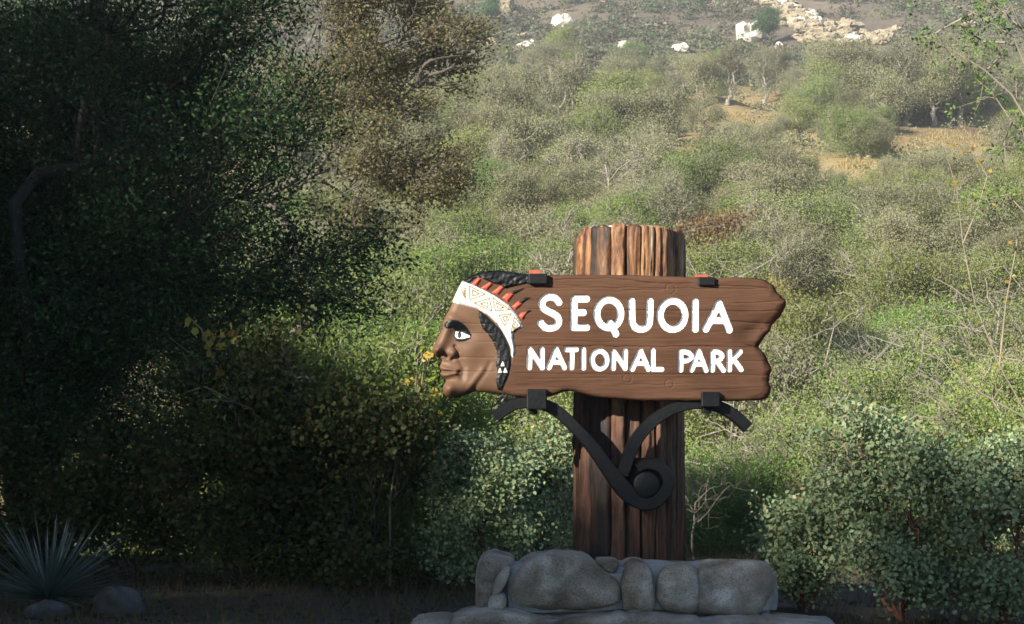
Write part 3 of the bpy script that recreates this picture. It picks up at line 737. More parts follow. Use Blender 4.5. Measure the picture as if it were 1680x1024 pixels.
def branch_path(p0, p1, rng, gnarl, m, lift=0.0):
    t = np.linspace(0, 1, m)[:, None]; L = np.linalg.norm(p1-p0)
    P = p0+(p1-p0)*t; P[:, 2] += lift*L*np.sin(t[:, 0]*math.pi)
    w1 = rng.standard_normal(3)*gnarl*L; w2 = rng.standard_normal(3)*gnarl*L*0.5
    P = P+np.sin(t*math.pi)*w1+np.sin(t*2*math.pi)*w2
    if m > 4: P[1:-1] += rng.standard_normal((m-2, 3))*gnarl*L*0.12
    return P
def crown_points(lobes, n, rng, shell=2.0, gap=0.0, gscale=1.0, seed=0):
    vol = np.array([l[1][0]*l[1][1]*l[1][2] for l in lobes], float); out = []
    T = rng.random(3)*50
    pick = rng.choice(len(lobes), n*4, p=vol/vol.sum())
    for k in pick:
        c, r = lobes[k][0], lobes[k][1]
        v = rng.standard_normal(3); v /= np.linalg.norm(v); v *= rng.random()**(1/(3*shell))
        p = np.array(c)+v*np.array(r)
        if gap and mnoise.noise(Vector(p*gscale+T)) < gap-0.5+0.25*rng.random(): continue
        out.append(p)
        if len(out) >= n: break
    return np.array(out)
def make_plant(rng, tips, root, ks, r0, gnarl=0.12, nleaf=10, sigma=0.12, size=0.05, aspect=0.5, shape='rhomb', up=0.1,
               node_f=0.55, seg=6, sides=5, twig_r=0.006, along=0.45, lift=0.05, fork=None, min_r=None, fold=0.25):
    T = Tubes(); C = []
    N = len(tips); min_r = min_r or twig_r
    def grow(p0, idx, lev):
        P = tips[idx]
        if lev >= len(ks) or len(idx) <= 2:
            for i in idx:
                q = branch_path(p0, tips[i], rng, gnarl, 3, lift)
                T.add(q, np.linspace(twig_r*1.4, twig_r*0.5, len(q)), 3)
                t = rng.uniform(1-along, 1.05, nleaf)[:, None]
                C.append(p0+(tips[i]-p0)*t+rng.standard_normal((nleaf, 3))*sigma*np.array([1, 1, 0.75]))
            return
        L = kmeans(P, ks[lev], rng)
        for q in range(L.max()+1):
            sub = idx[L == q]
            if len(sub) == 0: continue
            c = tips[sub].mean(0); node = p0+(c-p0)*node_f
            ra = max(min_r, r0*0.92*(len(sub)/N)**0.48); rb = max(min_r*0.9, ra*0.72)
            pth = branch_path(p0, node, rng, gnarl, seg, lift)
            T.add(pth, np.linspace(ra, rb, len(pth)), sides if lev == 0 else max(4, sides-1))
            grow(pth[-1], sub, lev+1)
    start = np.array(root, float)
    if fork is not None:
        f = np.array(fork, float); pth = branch_path(start, f, rng, gnarl*0.6, seg+3)
        rad = np.linspace(r0*1.15, r0*0.9, len(pth)); rad[0] *= 1.35
        T.add(pth, rad, sides+3); start = f
    grow(start, np.arange(N), 0)
    C = np.concatenate(C)
    LV, LQ = leaves_geo(C, size, rng, aspect, up, shape, fold)
    return T, LV, LQ
def plant_thing(name, T, LV, LQ, bark_m, leaf_m, loc=(0, 0, 0), rz=0.0, sc=1.0, stem='trunk', crown='crown'):
    o = empty(name, tuple(map(float, loc)), rz, (sc, sc, sc) if np.isscalar(sc) else sc)
    link(stem, T.mesh(stem), bark_m, o); link(crown, mesh_quads(crown, LV, LQ), leaf_m, o)
    return o
def copy_thing(src, loc, rz, sc, name=None):
    c = src.copy(); COL.objects.link(c); c.location = tuple(map(float, loc)); c.rotation_euler = (0, 0, rz)
    c.scale = (sc, sc, sc) if np.isscalar(sc) else sc
    for ch in src.children:
        k = ch.copy(); COL.objects.link(k); k.parent = c
    return c
class Proto:
    """first use places the built thing itself, later uses copy it"""
    def __init__(s, o): s.o = o; s.used = False
    def put(s, loc, rz, sc):
        if not s.used:
            s.used = True; s.o.location = tuple(map(float, loc)); s.o.rotation_euler = (0, 0, rz)
            s.o.scale = (sc, sc, sc) if np.isscalar(sc) else sc
            return s.o
        return copy_thing(s.o, loc, rz, sc)
    def drop(s):
        if not s.used:
            for ch in list(s.o.children): bpy.data.objects.remove(ch)
            bpy.data.objects.remove(s.o)

# ------------------------------------------------------------------ big shaded live oak on the left
rng = np.random.default_rng(21)
OD = 21.5
lobes = [((-2.6, OD+.3, 4.9), (0.95, 1.2, 1.2)), ((-1.75, OD+.2, 3.75), (0.75, 1.1, 0.7)), ((-2.0, OD+.2, 2.9), (0.8, 1.0, 0.6)), ((-4.9, OD-.3, 1.5), (1.6, 1.0, 0.8)), ((-5.4, OD, 5.6), (2.6, 2.2, 2.6)), ((-3.3, OD-0.2, 4.6), (1.6, 1.8, 1.7)), ((-4.6, OD, 3.1), (1.8, 1.8, 1.2)), ((-2.4, OD, 3.55), (1.0, 1.3, 0.9)),
         ((-3.6, OD+0.4, 6.6), (1.5, 1.7, 1.5)), ((-6.6, OD, 3.4), (1.6, 1.8, 1.6)), ((-7.2, OD, 6.0), (1.9, 2.0, 2.0)), ((-3.3, OD-.1, 2.55), (1.5, 1.2, 0.8)), ((-5.6, OD, 2.0), (1.4, 1.2, 0.7))]
tips = crown_points(lobes, 3400, rng, 1.2, 0.33, 0.9)
root = np.array([-5.25, OD, 0.0])
T, LV, LQ = make_plant(rng, tips-root, (0, 0, 0), (6, 5, 5, 5), 0.20, 0.13, 48, 0.19, 0.052, 0.55, 'rhomb', 0.2, 0.55, 7, 7, 0.006, 0.8, 0.03, fork=(-0.1, 0, 2.0))
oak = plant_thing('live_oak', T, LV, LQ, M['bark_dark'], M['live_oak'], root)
tag(oak, 'large dark evergreen oak in shade filling the left of the view', 'tree')
# the rest of the roadside oaks stand out of frame to the left, towards the sun, with two more added for shade
k = 0
for (x, y, s, rz, lb) in ((-13.5, 13.2, 1.42, 0.6, 'tall evergreen oak left of the view, nearest the shaded oak'),
                      (-18.0, 7.8, 1.40, 2.2, 'evergreen oak beside the road, left of the camera'),
                      (-17.5, 0.5, 1.37, 3.5, 'evergreen oak beside the road, left and slightly behind the camera'),
                      (-12.9, -3.2, 1.42, 5.0, 'evergreen oak beside the road, well behind the camera'),
                      (-11.8, 19.5, 1.15, 4.1, 'evergreen oak left of the view behind the tall oak'),
                      (-19.3, -9.2, 1.9, 1.2, 'largest evergreen oak, unseen, added for shade, far behind the camera to the left'),  # unseen tree added to deepen the shade on the right manzanitas
                      (-11.6, 9.8, 0.85, 2.9, 'small unseen evergreen oak left of the view, added to shade the yucca')):  # unseen tree added to keep sun off the yucca and nearby ground
    c = copy_thing(oak, (x, y, 0), rz, s); c['label'] = lb; c['group'] = 'roadside oaks out of view'
c = copy_thing(oak, (-6.9, 26.5, -0.2), 0.35, 0.95); c['label'] = 'second dark evergreen oak, behind the large shaded one on the left'
c = copy_thing(oak, (-5.6, 24.6, -0.1), 2.2, 0.86); c['label'] = 'third dark evergreen oak, close behind the large shaded one on the left'

# ------------------------------------------------------------------ brown-leaved gnarled oak behind it
rng = np.random.default_rng(5)
GD = 46.0
def gl(px, py, rx, ry): p = W(px, py, GD); return (tuple(p), (rx*GD/F, 2.2, ry*GD/F))
lobes = [gl(640, 45, 150, 75), gl(740, 60, 80, 60), gl(560, 110, 110, 80), gl(640, 230, 110, 75), gl(700, 270, 80, 75), gl(775, 120, 45, 45), gl(520, 0, 130, 80), gl(600, 330, 110, 60), gl(700, 180, 60, 35), gl(640, -60, 170, 70)]
tips = crown_points(lobes, 1500, rng, 1.5, 0.52, 0.8)
root = W(400, 700, GD); root[2] = float(terrain(root[0], GD))
T, LV, LQ = make_plant(rng, tips-root, (0, 0, 0), (7, 5, 5, 4), 0.13, 0.2, 30, 0.2, 0.085, 0.55, 'rhomb', 0.3, 0.55, 8, 6, 0.012, 0.7, 0.06, fork=W(440, 330, GD)-root)
for path in ([(688,132),(693,108),(712,96),(738,94),(765,92),(795,96)], [(690,131),(718,118),(748,108),(775,112),(800,104)], 
             [(640,175),(668,150),(690,131)], [(640,250),(670,235),(700,228),(730,220)], [(690,131),(720,140),(745,135),(770,142)], [(560,88),(600,75),(640,70),(690,55)]):
    P = np.array([W(a, b, GD-0.6-0.25*math.sin(a)) for a, b in path])-root
    P = np.array([P[0]]+[q for a, b in zip(P[:-1], P[1:]) for q in (0.7*a+0.3*b+rng.standard_normal(3)*0.03, 0.25*a+0.75*b)]+[P[-1]])
    T.add(P, np.linspace(0.05, 0.014, len(P)), 6)
g_oak = plant_thing('gnarled_oak', T, LV, LQ, M['bark_oak'], M['brown_oak'], root)
tag(g_oak, 'gnarled brown-leaved oak with crooked dark branches behind the shaded oak', 'tree')

# ------------------------------------------------------------------ foreground shrubs
def dome_tips(n, rng, rx, ry, rz, z0=0.1, shell=1.6, gap=0.3, gs=2.0, lumps=6):
    lob = []
    for i in range(lumps):
        a = rng.uniform(0, 6.28); q = rng.uniform(0.25, 0.62)
        lob.append(((rx*q*math.cos(a), ry*q*math.sin(a), z0+rz*rng.uniform(0.42, 0.74)), (rx*rng.uniform(.36, .5), ry*rng.uniform(.36, .5), rz*rng.uniform(.22, .34))))
    lob.append(((0, 0, z0+rz*0.45), (rx*.65, ry*.65, rz*.45)))
    for i in range(3):
        a = rng.uniform(0, 6.28); lob.append(((rx*.4*math.cos(a), ry*.4*math.sin(a), z0+rz*.17), (rx*.55, ry*.55, rz*.18)))
    P = crown_points(lob, n, rng, shell, gap, gs); P[:, 2] = np.maximum(P[:, 2], z0+0.05); return P

# redbud-like shrub with round autumn leaves, in shade
for (px, d, rx, rz, sd, n, lb) in ((400, 19.6, 1.5, 2.75, 3, 600, 'shaded shrub with round olive and rusty leaves, beside the spiky plant'),
                          (610, 19.3, 0.85, 1.95, 4, 330, 'shaded shrub with round rusty leaves, between the oak and the stone base'),
                          (215, 20.4, 1.2, 1.9, 6, 300, 'dim olive-leaved shrub directly behind the spiky plant'),
                          (95, 21.0, 1.3, 2.0, 9, 330, 'dim shrub under the dark oak at the left edge')):
    rng = np.random.default_rng(sd)
    tp = dome_tips(n, rng, rx, 0.9, rz, 0.08, 1.2, 0.42, 1.3, 13)
    T, LV, LQ = make_plant(rng, tp, (0, 0, 0), (7, 4, 4), 0.035, 0.1, 26, 0.12, 0.052, 0.9, 'round', 0.15, 0.6, 6, 5, 0.004, 0.8, 0.02)
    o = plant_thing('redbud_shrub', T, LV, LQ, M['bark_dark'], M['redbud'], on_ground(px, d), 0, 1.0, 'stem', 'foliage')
    tag(o, lb, 'shrub', 'round-leaved shrubs at the left')
# long shoots with yellow leaves that catch the sun
rng = np.random.default_rng(8)
for (shoots, d, lb) in (([[(395,700),(372,640),(350,590),(330,540),(305,515)], [(372,640),(385,590),(392,570)], [(350,590),(360,560),(372,540)]], 20.0, 'slender shoot with a few yellow leaves in front of the dark oak'),
                      ([[(640,820),(655,720),(672,660),(690,600),(700,570)], [(672,660),(705,640),(725,650)], [(655,720),(640,660),(650,625)], [(668,680),(700,690),(712,670)], [(655,720),(612,680),(590,630)]], 19.7, 'leafy shoot with yellow and green leaves beside the carved chin')):
    r_ = on_ground(shoots[0][0][0], d); T = Tubes(); C = []
    first = np.array([r_]+[W(a, b, d) for a, b in shoots[0]])
    T.add(first-r_, np.linspace(0.016, 0.004, len(first)), 5)
    for s in shoots[1:]:
        P = np.array([W(a, b, d+rng.uniform(-.1, .1)*0) for a, b in s]); T.add(P-r_, np.linspace(0.007, 0.003, len(P)), 4)
    for s in shoots:
        P = np.array([W(a, b, d) for a, b in s])
        for a, b in list(zip(P[:-1], P[1:]))[(1 if len(s) > 3 else 0):]:
            m = max(3, int(np.linalg.norm(b-a)/0.032))
            C.append(a+(b-a)*rng.random((m, 1))+rng.standard_normal((m, 3))*0.05)
    C = np.concatenate(C)-r_
    LV, LQ = leaves_geo(C, 0.088, rng, 0.85, 0.0, 'round')
    o = plant_thing('leafy_shoot', T, LV, LQ, M['twig'], M['yellow'], r_, 0, 1, 'stem', 'foliage'); tag(o, lb, 'shrub')

# manzanitas with pale round leaves
def manzanita(px, d, rx, ry, rz, n, sd, lb, nleaf=26, gap=0.42):
    rng = np.random.default_rng(sd)
    tp = dome_tips(n, rng, rx, ry, rz, 0.12, 1.4, gap, 2.4, 12)
    T, LV, LQ = make_plant(rng, tp, (0, 0, 0), (6, 4, 3), 0.045, 0.13, int(nleaf*1.7), 0.085, 0.038, 0.78, 'round', 0.05, 0.6, 6, 6, 0.005, 0.55, 0.03)
    o = plant_thing('manzanita', T, LV, LQ, M['bark_red'], M['manzanita'], on_ground(px, d), 0, 1, 'stem', 'foliage')
    tag(o, lb, 'shrub', 'pale-leaved manzanitas'); return o
manzanita(790, 19.6, 0.75, 0.6, 1.5, 380, 41, 'grey-green manzanita just left of the post with a shaded lower half')
manzanita(895, 20.6, 0.55, 0.5, 1.62, 260, 42, 'sunlit pale manzanita touching the left side of the post')
manzanita(1480, 16.3, 0.92, 0.85, 1.76, 640, 43, 'large pale manzanita right of the stone base with sunlit crest')
manzanita(1650, 15.7, 0.75, 0.75, 1.42, 460, 44, 'dark shaded manzanita at the bottom right corner')
manzanita(1320, 16.9, 0.45, 0.5, 0.98, 220, 45, 'small low manzanita against the right end of the stone base')
manzanita(1665, 18.6, 0.6, 0.7, 1.62, 260, 46, 'sunlit manzanita behind the dark one at the right edge')

# yucca
rng = np.random.default_rng(12); V = []; Fq = []
yb = on_ground(78, 17.2)
for i in range(190):
    a = rng.uniform(0, 6.283); e_ = math.asin(rng.uniform(0.0, 0.98))*0.95
    L = rng.uniform(0.62, 0.86)+0.28*(1-math.sin(e_))*rng.random(); wd = rng.uniform(0.010, 0.017)
    dr = np.array([math.cos(a)*math.cos(e_), math.sin(a)*math.cos(e_), math.sin(e_)])
    sd_ = np.cross(dr, [0, 0, 1.0]); sd_ /= np.linalg.norm(sd_)+1e-6; up_ = np.cross(sd_, dr)
    b0 = len(V); m = 5
    for j in range(m+1):
        t = j/m; p = dr*(0.04+L*t)+np.array([0, 0, 0.10-0.10*t*t*(1-dr[2])*L]); w_ = wd*(1-t)**0.6*(0.6+0.4*min(1, t*4))+0.0006
        V += [p-sd_*w_+up_*w_*0.5, p, p+sd_*w_+up_*w_*0.5]
    for j in range(m):
        for k in (0, 1): Fq.append((b0+j*3+k, b0+j*3+k+1, b0+j*3+k+4, b0+j*3+k+3))
yuc = empty('yucca', yb); tag(yuc, 'spiky blue-green yucca rosette in shade at the lower left', 'plant')
link('blades', mesh_py('blades', V, Fq), M['yucca'], yuc)
link('base', stone_mesh('base', [(-.1, 0), (-.08, .12), (0, .16), (.08, .12), (.1, 0), (0, -.04)], 0.2, 3, .05, 2.4, 16, 8), M['bark_dark'], yuc)
def rock(name, loc, poly, depth, seed, mat, lb, nz=0.05, group=None, cat='rock', rz=0):
    o = link(name, stone_mesh(name, poly, depth, seed, nz*1.7, 3.4, 30, 18), mat); o.location = tuple(map(float, loc)); o.rotation_euler = (0, 0, rz)
    tag(o, lb, cat, group); return o
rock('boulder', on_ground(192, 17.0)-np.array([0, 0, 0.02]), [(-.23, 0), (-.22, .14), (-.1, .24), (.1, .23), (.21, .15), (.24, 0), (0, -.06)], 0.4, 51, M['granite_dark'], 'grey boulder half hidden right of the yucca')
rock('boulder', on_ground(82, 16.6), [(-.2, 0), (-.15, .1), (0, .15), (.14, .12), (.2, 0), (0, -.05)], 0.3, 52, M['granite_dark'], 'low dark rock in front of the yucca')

# litter and dry grass on the near ground
rng = np.random.default_rng(14)
N = 26000; P = np.stack([rng.uniform(-7, 6, N), rng.uniform(15.2, 25, N), np.zeros(N)], -1)
keep = ~((np.abs(P[:, 0]-PX) < 1.6) & (P[:, 1] < 17.6)); P = P[keep]; N = len(P)
P[:, 2] = terrain(P[:, 0], P[:, 1])
hgt = rng.uniform(0.03, 0.16, N)*(0.5+rng.random(N)); a = rng.uniform(0, 6.28, N); w_ = 0.004
top = P+np.stack([np.cos(a*3)*hgt*0.5, np.sin(a*3)*hgt*0.5, hgt], -1); s_ = np.stack([np.cos(a), np.sin(a), 0*a], -1)*w_
V = np.stack([P-s_, P+s_, top], 1).reshape(-1, 3)
tag(link('dry_grass', mesh_quads('dry_grass', V, np.arange(N*3).reshape(N, 3)), M['dry_grass']), 'thin dry grass and litter on the shaded ground', 'grass', kind='stuff')
N = 9000; P = np.stack([rng.uniform(-7, 6, N), rng.uniform(15.2, 25, N), np.zeros(N)], -1)
P = P[~((np.abs(P[:, 0]-PX) < 1.6) & (P[:, 1] < 17.6))]; P[:, 2] = terrain(P[:, 0], P[:, 1])+0.012
LV, LQ = leaves_geo(P, 0.06, rng, 0.6, 0.8)
tag(link('leaf_litter', mesh_quads('leaf_litter', LV, LQ), M['redbud']), 'fallen brown leaves scattered on the shaded ground', 'leaves', kind='stuff')

# ------------------------------------------------------------------ middle-distance bushes
def bush_proto(sd, rx, rz, n, leafm, barkm, size, nleaf, name='bush', gap=0.36, sigma=0.16, stems=(8, 4, 4), twig=0.008, shape='rhomb', aspect=0.5):
    rng = np.random.default_rng(sd)
    tp = dome_tips(n, rng, rx, rx*0.9, rz, 0.1, 1.0, gap+.03, 1.3, 11)
    T, LV, LQ = make_plant(rng, tp, (0, 0, 0), stems, 0.06, 0.15, nleaf, sigma, size, aspect, shape, 0.0, 0.58, 6, 5, twig, 0.7, 0.05)
    name = 'thicket_shrub' if sd < 110 else name
    o = plant_thing(name, T, LV, LQ, M[barkm], M[leafm], (0, 0, -50), 0, 1, 'stem', 'foliage'); return Proto(o)
near_protos = [bush_proto(101, 1.7, 3.2, 800, 'olive', 'twig', 0.052, 46, gap=.38, twig=0.011), bush_proto(102, 1.9, 3.0, 900, 'green', 'twig', 0.052, 46, gap=.42, twig=0.011),
               bush_proto(103, 1.6, 3.4, 800, 'olive', 'bark_grey', 0.05, 32, gap=.46, twig=0.013)]
mid_protos = [bush_proto(111, 2.4, 3.8, 700, 'olive', 'bark_grey', 0.076, 38, sigma=.32, gap=.42, twig=.016), bush_proto(112, 2.4, 3.6, 700, 'green', 'twig', 0.076, 40, sigma=.32, gap=.4, twig=.014),
              bush_proto(113, 2.5, 4.0, 700, 'grey_oak', 'bark_grey', 0.076, 30, sigma=.34, gap=.44, twig=.018)]
pale_p = bush_proto(121, 2.0, 3.0, 500, 'pale_green', 'twig', 0.11, 24, sigma=.2)
rust_p = bush_proto(122, 1.5, 3.0, 420, 'rust', 'twig', 0.09, 16, sigma=.2, gap=.45)
ochre_p = bush_proto(124, 1.4, 3.2, 420, 'ochre', 'twig', 0.09, 18, sigma=.2, gap=.46)
deep_p = bush_proto(123, 2.2, 3.4, 600, 'deep_green', 'bark_dark', 0.11, 26, sigma=.22)
rng = np.random.default_rng(77)
def put_bush(proto, px, d, s, lb, group=None, cat='bush'):
    o = proto.put(on_ground(px, d)-np.array([0, 0, 0.1]), rng.uniform(0, 6.28), s*rng.uniform(0.95, 1.05)); tag(o, lb, cat, group); return o
def where(px):
    return ('behind the dark oaks' if px < 480 else 'left of the carved face' if px < 720 else 'just behind the carved face' if px < 930 else 'behind the post' if px < 1130 else
            'behind the right end of the sign' if px < 1300 else 'above the large manzanita' if px < 1560 else 'at the right edge')
for (px, d, s, k) in ((1210, 36, .9, 1), (1330, 37, 1.1, 0), (1440, 36, 1.05, 1), (1560, 32, 1.0, 0), (1660, 30, .95, 2), (1720, 34, 1.1, 1), (1290, 40, 1.15, 2), (1400, 43, 1.35, 0), (1520, 41, 1.3, 1), (1620, 45, 1.45, 0),
                      (1160, 42, 1.0, 1), (1140, 38, .8, 0), (1260, 38.5, .9, 1), (1050, 38, .8, 2), (700, 32, .9, 1), (790, 35, .95, 0), (880, 36, .9, 2), (600, 29, 1.0, 1), (520, 31, 1.1, 1), (640, 36, 1.15, 1), (740, 40, 1.0, 1), (420, 32, 1.0, 0), (300, 33, 1.0, 1), (180, 32, .9, 0),
                      (490, 20.9, .92, 1), (580, 20.6, .95, 1), (665, 21.2, .9, 1), (690, 26.5, .95, 1), (400, 26, 1.0, 1), (1480, 29, .8, 1), (1380, 34, .8, 0), (1590, 28, .85, 1), (1690, 27, .9, 0), (840, 34, .85, 1), (760, 31, .8, 0), (1480, 34, 1.0, 0), (1600, 37, 1.2, 1), (930, 40, 1.0, 1)):
    put_bush(near_protos[k], px, d, s, ['yellow-olive leafy bush', 'fresh green leafy bush', 'twiggy olive bush'][k]+(' in the near thicket ' if d < 33 else ' in the thicket ')+where(px), 'thicket bushes behind the sign')
ML = 'rounded grey-olive bush on the lower slope behind the sign'
for i in range(120):
    d = 47+55*rng.random()**0.9; px = rng.uniform(-20, 1720)
    k = int(rng.choice(3, p=[.4, .25, .35]))
    put_bush(mid_protos[k], px, d, rng.uniform(.75, 1.25), ['rounded olive bush', 'rounded green bush', 'rounded grey bush'][k]+(' at the foot of the slope ' if d < 70 else ' on the lower slope ')+where(px), 'bushes on the lower slope')
put_bush(pale_p, 1035, 100, 1.0, 'bright pale-green bush just above the top of the post')
put_bush(rust_p, 1162, 88, 1.55, 'rusty orange-brown bush right of the post top')
put_bush(deep_p, 880, 97, 1.0, 'darker green bush above the carved head')
put_bush(ochre_p, 1288, 74, 1.0, 'yellow-leaved bush above the broken right end of the sign')
put_bush(deep_p, 700, 52, 0.8, 'darker green bush left of the carved headdress')

# ------------------------------------------------------------------ hillside oaks
def oak_proto(sd, h, spread, n, leafm, barkm, nleaf=30, size=0.14, sigma=0.5, gap=.4):
    rng = np.random.default_rng(sd); lob = []
    for i in range(8):
        a = rng.uniform(0, 6.28); q = rng.uniform(.2, .6)*spread
        lob.append(((q*math.cos(a), q*math.sin(a), h*rng.uniform(.28, .85)), (spread*rng.uniform(.3, .5), spread*rng.uniform(.3, .5), h*rng.uniform(.13, .24))))
    lob.append(((0, 0, h*.62), (spread*.55, spread*.55, h*.3)))
    tp = crown_points(lob, n, rng, 1.0, gap+.04, .6)
    T, LV, LQ = make_plant(rng, tp, (0, 0, 0), (5, 4, 4), 0.24, 0.17, nleaf, sigma, size, 0.45, 'rhomb', 0.0, 0.55, 6, 5, 0.022, 0.8, 0.06, fork=(rng.uniform(-.3, .3), 0, h*.24))
    return Proto(plant_thing('oak', T, LV, LQ, M[barkm], M[leafm], (0, 0, -50)))
oaks = [oak_proto(201, 7, 3.6, 420, 'grey_oak', 'bark_grey'), oak_proto(202, 6.2, 3.8, 420, 'grey_oak', 'bark_grey'), oak_proto(203, 7.5, 3.4, 380, 'grey_twig_leaf', 'bark_pale', 20),
        oak_proto(204, 6.5, 3.8, 420, 'olive', 'bark_grey', 28), oak_proto(205, 5.5, 3.2, 380, 'grey_twig_leaf', 'bark_grey', 24)]
far_green = oak_proto(206, 6.5, 3.2, 420, 'deep_green', 'bark_dark', 34, 0.2)
far_light = oak_proto(207, 5.0, 3.3, 420, 'green', 'bark_grey', 34, 0.15)
clear = [(1515, 1612, 215, 242, 190), (1383, 1425, 265, 277, 175), (1200, 1226, 190, 202, 205)]
rng = np.random.default_rng(90)
def put_oak(pr, px, d, s, lb, group=None):
    o = pr.put(on_ground(px, d)-np.array([0, 0, .15]), rng.uniform(0, 6.28), (s*rng.uniform(.9, 1.1), s*rng.uniform(.9, 1.1), s)); tag(o, lb, 'tree', group); return o
HL = 'fuzzy grey-olive oak in the woodland covering the hillside'
cnt = 0
for i in range(3000):
    px = rng.uniform(-30, 1730); py = rng.uniform(105, 500)
    if px < 420 and rng.random() < .6: continue
    d = hit(px, py, 88)
    if d is None or d < 88 or d > 285: continue
    s = rng.uniform(.62, 1.05)*(0.75 if d < 120 else 1.0)
    hp = 7*s*F/d; wp = 3.6*s*F/d
    for c in clear:
        if px+wp*.8 > c[0] and px-wp*.8 < c[1] and py > c[2] and py-hp*.9 < c[3]: s = min(s, (py-c[3]+6)*d/(F*7))
    if s < .2: continue
    if rng.random() < (0.75 if d > 130 else 0.4):
        k = int(rng.choice(5, p=[.26, .24, .18, .16, .16]))
        lb = ['dense grey-olive oak', 'broad grey-olive oak', 'thin pale-limbed oak', 'olive-green oak', 'small grey twiggy oak'][k]+\
             (' high' if d > 190 else ' midway up' if d > 130 else ' low')+' on the hillside '+('left of the carved head' if px < 700 else 'above the carved head' if px < 930 else 'above the post' if px < 1130 else 'above the right end of the sign' if px < 1330 else 'at the right of the view')
        put_oak(oaks[k], px, d, s, lb, 'oaks of the hillside woodland'); cnt += 1
    if cnt >= 280: break
BL = 'low olive-grey bush between the hillside oaks'
cnt = 0
for i in range(3000):
    px = rng.uniform(380, 1730); py = rng.uniform(95, 420); d = hit(px, py, 88)
    if d is None or d > 300: continue
    s = rng.uniform(.6, 1.1); hp = 3.8*s*F/d; wp = 2.4*s*F/d
    if any(px+wp > c[0] and px-wp < c[1] and py > c[2]-4 and py-hp < c[3] for c in clear): continue
    k = int(rng.choice(3, p=[.35, .15, .5]))
    o = put_bush(mid_protos[k], px, d, s, ['low olive bush', 'low green bush', 'low grey bush'][k]+' between the '+('higher' if d > 190 else 'lower')+' hillside oaks '+where(px), 'low bushes between the hillside oaks'); cnt += 1
    if cnt >= 150: break
for i in range(16):
    px = 1400+15*i+rng.uniform(-8, 8); k = int(rng.integers(0, 3))
    put_oak(oaks[k], px, (hit(px, 209, 100) or 205)+2+rng.uniform(0, 12), rng.uniform(.9, 1.25), 'tall grey-olive oak standing along the upper edge of the golden clearing', 'oaks above the golden clearing')
put_oak(far_light, 905, 215, .9, 'bright green leafy tree on the mid hillside left of centre', )
put_oak(far_light, 965, 190, .8, 'yellow-green tree right beside the bright green one', )
put_oak(far_green, 1545, 206, 1.0, 'dark green tree above the golden clearing', )
d = hit(1262, 72, 100); put_oak(far_green, 1262, d-2, 1.05, 'round dark green tree growing between pale rocks high on the slope')
d = hit(805, 45, 100) or 330; put_oak(far_green, 808, d, .9, 'dark green tree near the top of the slope left of the rocks')
d = hit(1150, 20, 100) or 380; put_oak(far_green, 1150, d, .6, 'small green tree at the top edge of the slope')
oaks_all = oaks+[far_green, far_light]+near_protos+mid_protos+[pale_p, rust_p, deep_p, ochre_p]
for p in oaks_all: p.drop()

# pale bare trunks at the clearing
rng = np.random.default_rng(33)
def snag(px, d, h, r, lb, mat='bark_pale', spread=.5, nbr=7):
    T = Tubes(); b = on_ground(px, d)
    tr = branch_path(np.zeros(3), np.array([rng.uniform(-.1, .1)*h, 0, h*.62]), rng, .05, 8); T.add(tr, np.linspace(r, r*.6, 8), 7)
    o = empty('bare_tree', b); T2 = Tubes()
    for i in range(nbr):
        s0 = tr[rng.integers(4, 8)]; e1 = s0+np.array([rng.uniform(-1, 1)*spread*h, rng.uniform(-.6, .6)*spread*h, rng.uniform(.1, .45)*h])
        q = branch_path(s0, e1, rng, .18, 7); T2.add(q, np.linspace(r*.5, r*.15, 7), 5)
        for k in range(5):
            s1 = q[rng.integers(2, 7)]; e2 = s1+rng.standard_normal(3)*np.array([.22, .22, .16])*h*spread*1.4; q2 = branch_path(s1, e2, rng, .2, 5); T2.add(q2, np.linspace(r*.2, r*.07, 5), 4)
            for m in range(3):
                s2 = q2[rng.integers(1, 5)]; e3 = s2+rng.standard_normal(3)*np.array([.12, .12, .1])*h*spread*1.3; T2.add(branch_path(s2, e3, rng, .2, 4), np.linspace(r*.1, r*.04, 4), 3)
    link('trunk', T.mesh('trunk'), M[mat], o); link('branch', T2.mesh('branch'), M[mat], o); tag(o, lb, 'tree'); return o
snag(1562, 194, 4.6, .30, 'pale bare trunk standing in the golden clearing')
snag(905, 172, 5.5, .13, 'grey bare tree among the oaks above the carved head', 'bark_grey')
snag(1000, 118, 5.0, .09, 'slender bare tree low on the slope above the post', 'bark_grey')
snag(1465, 38, 3.3, .055, 'grey leafless shrub with many twisted branches right of the sign', 'bark_pale', .55, 13)
snag(1245, 39, 3.4, .05, 'grey leafless branches standing in the thicket under the sign end', 'bark_grey', .6, 12)
snag(1340, 50, 4.6, .06, 'tall grey leafless shrub up the thicket right of the sign', 'bark_grey', .55, 13)
snag(1575, 44, 4.2, .055, 'grey leafless shrub in the thicket near the right edge', 'bark_grey', .6, 13)
snag(1210, 72, 4.5, .06, 'grey leafless shrub beside the rusty bush', 'bark_grey', .6, 12)
snag(1640, 60, 5.0, .06, 'high grey leafless shrub far up at the right edge', 'bark_grey', .55, 12)
snag(1430, 26, 2.3, .03, 'thin leafless shrub above the large manzanita', 'twig', .6, 9)
snag(1145, 21.5, 1.25, .016, 'small bare sapling at the right side of the post', 'bark_oak', .5, 6)
snag(770, 60, 3.6, .06, 'grey leafless bush left of the carved headdress', 'bark_grey', .6, 12)

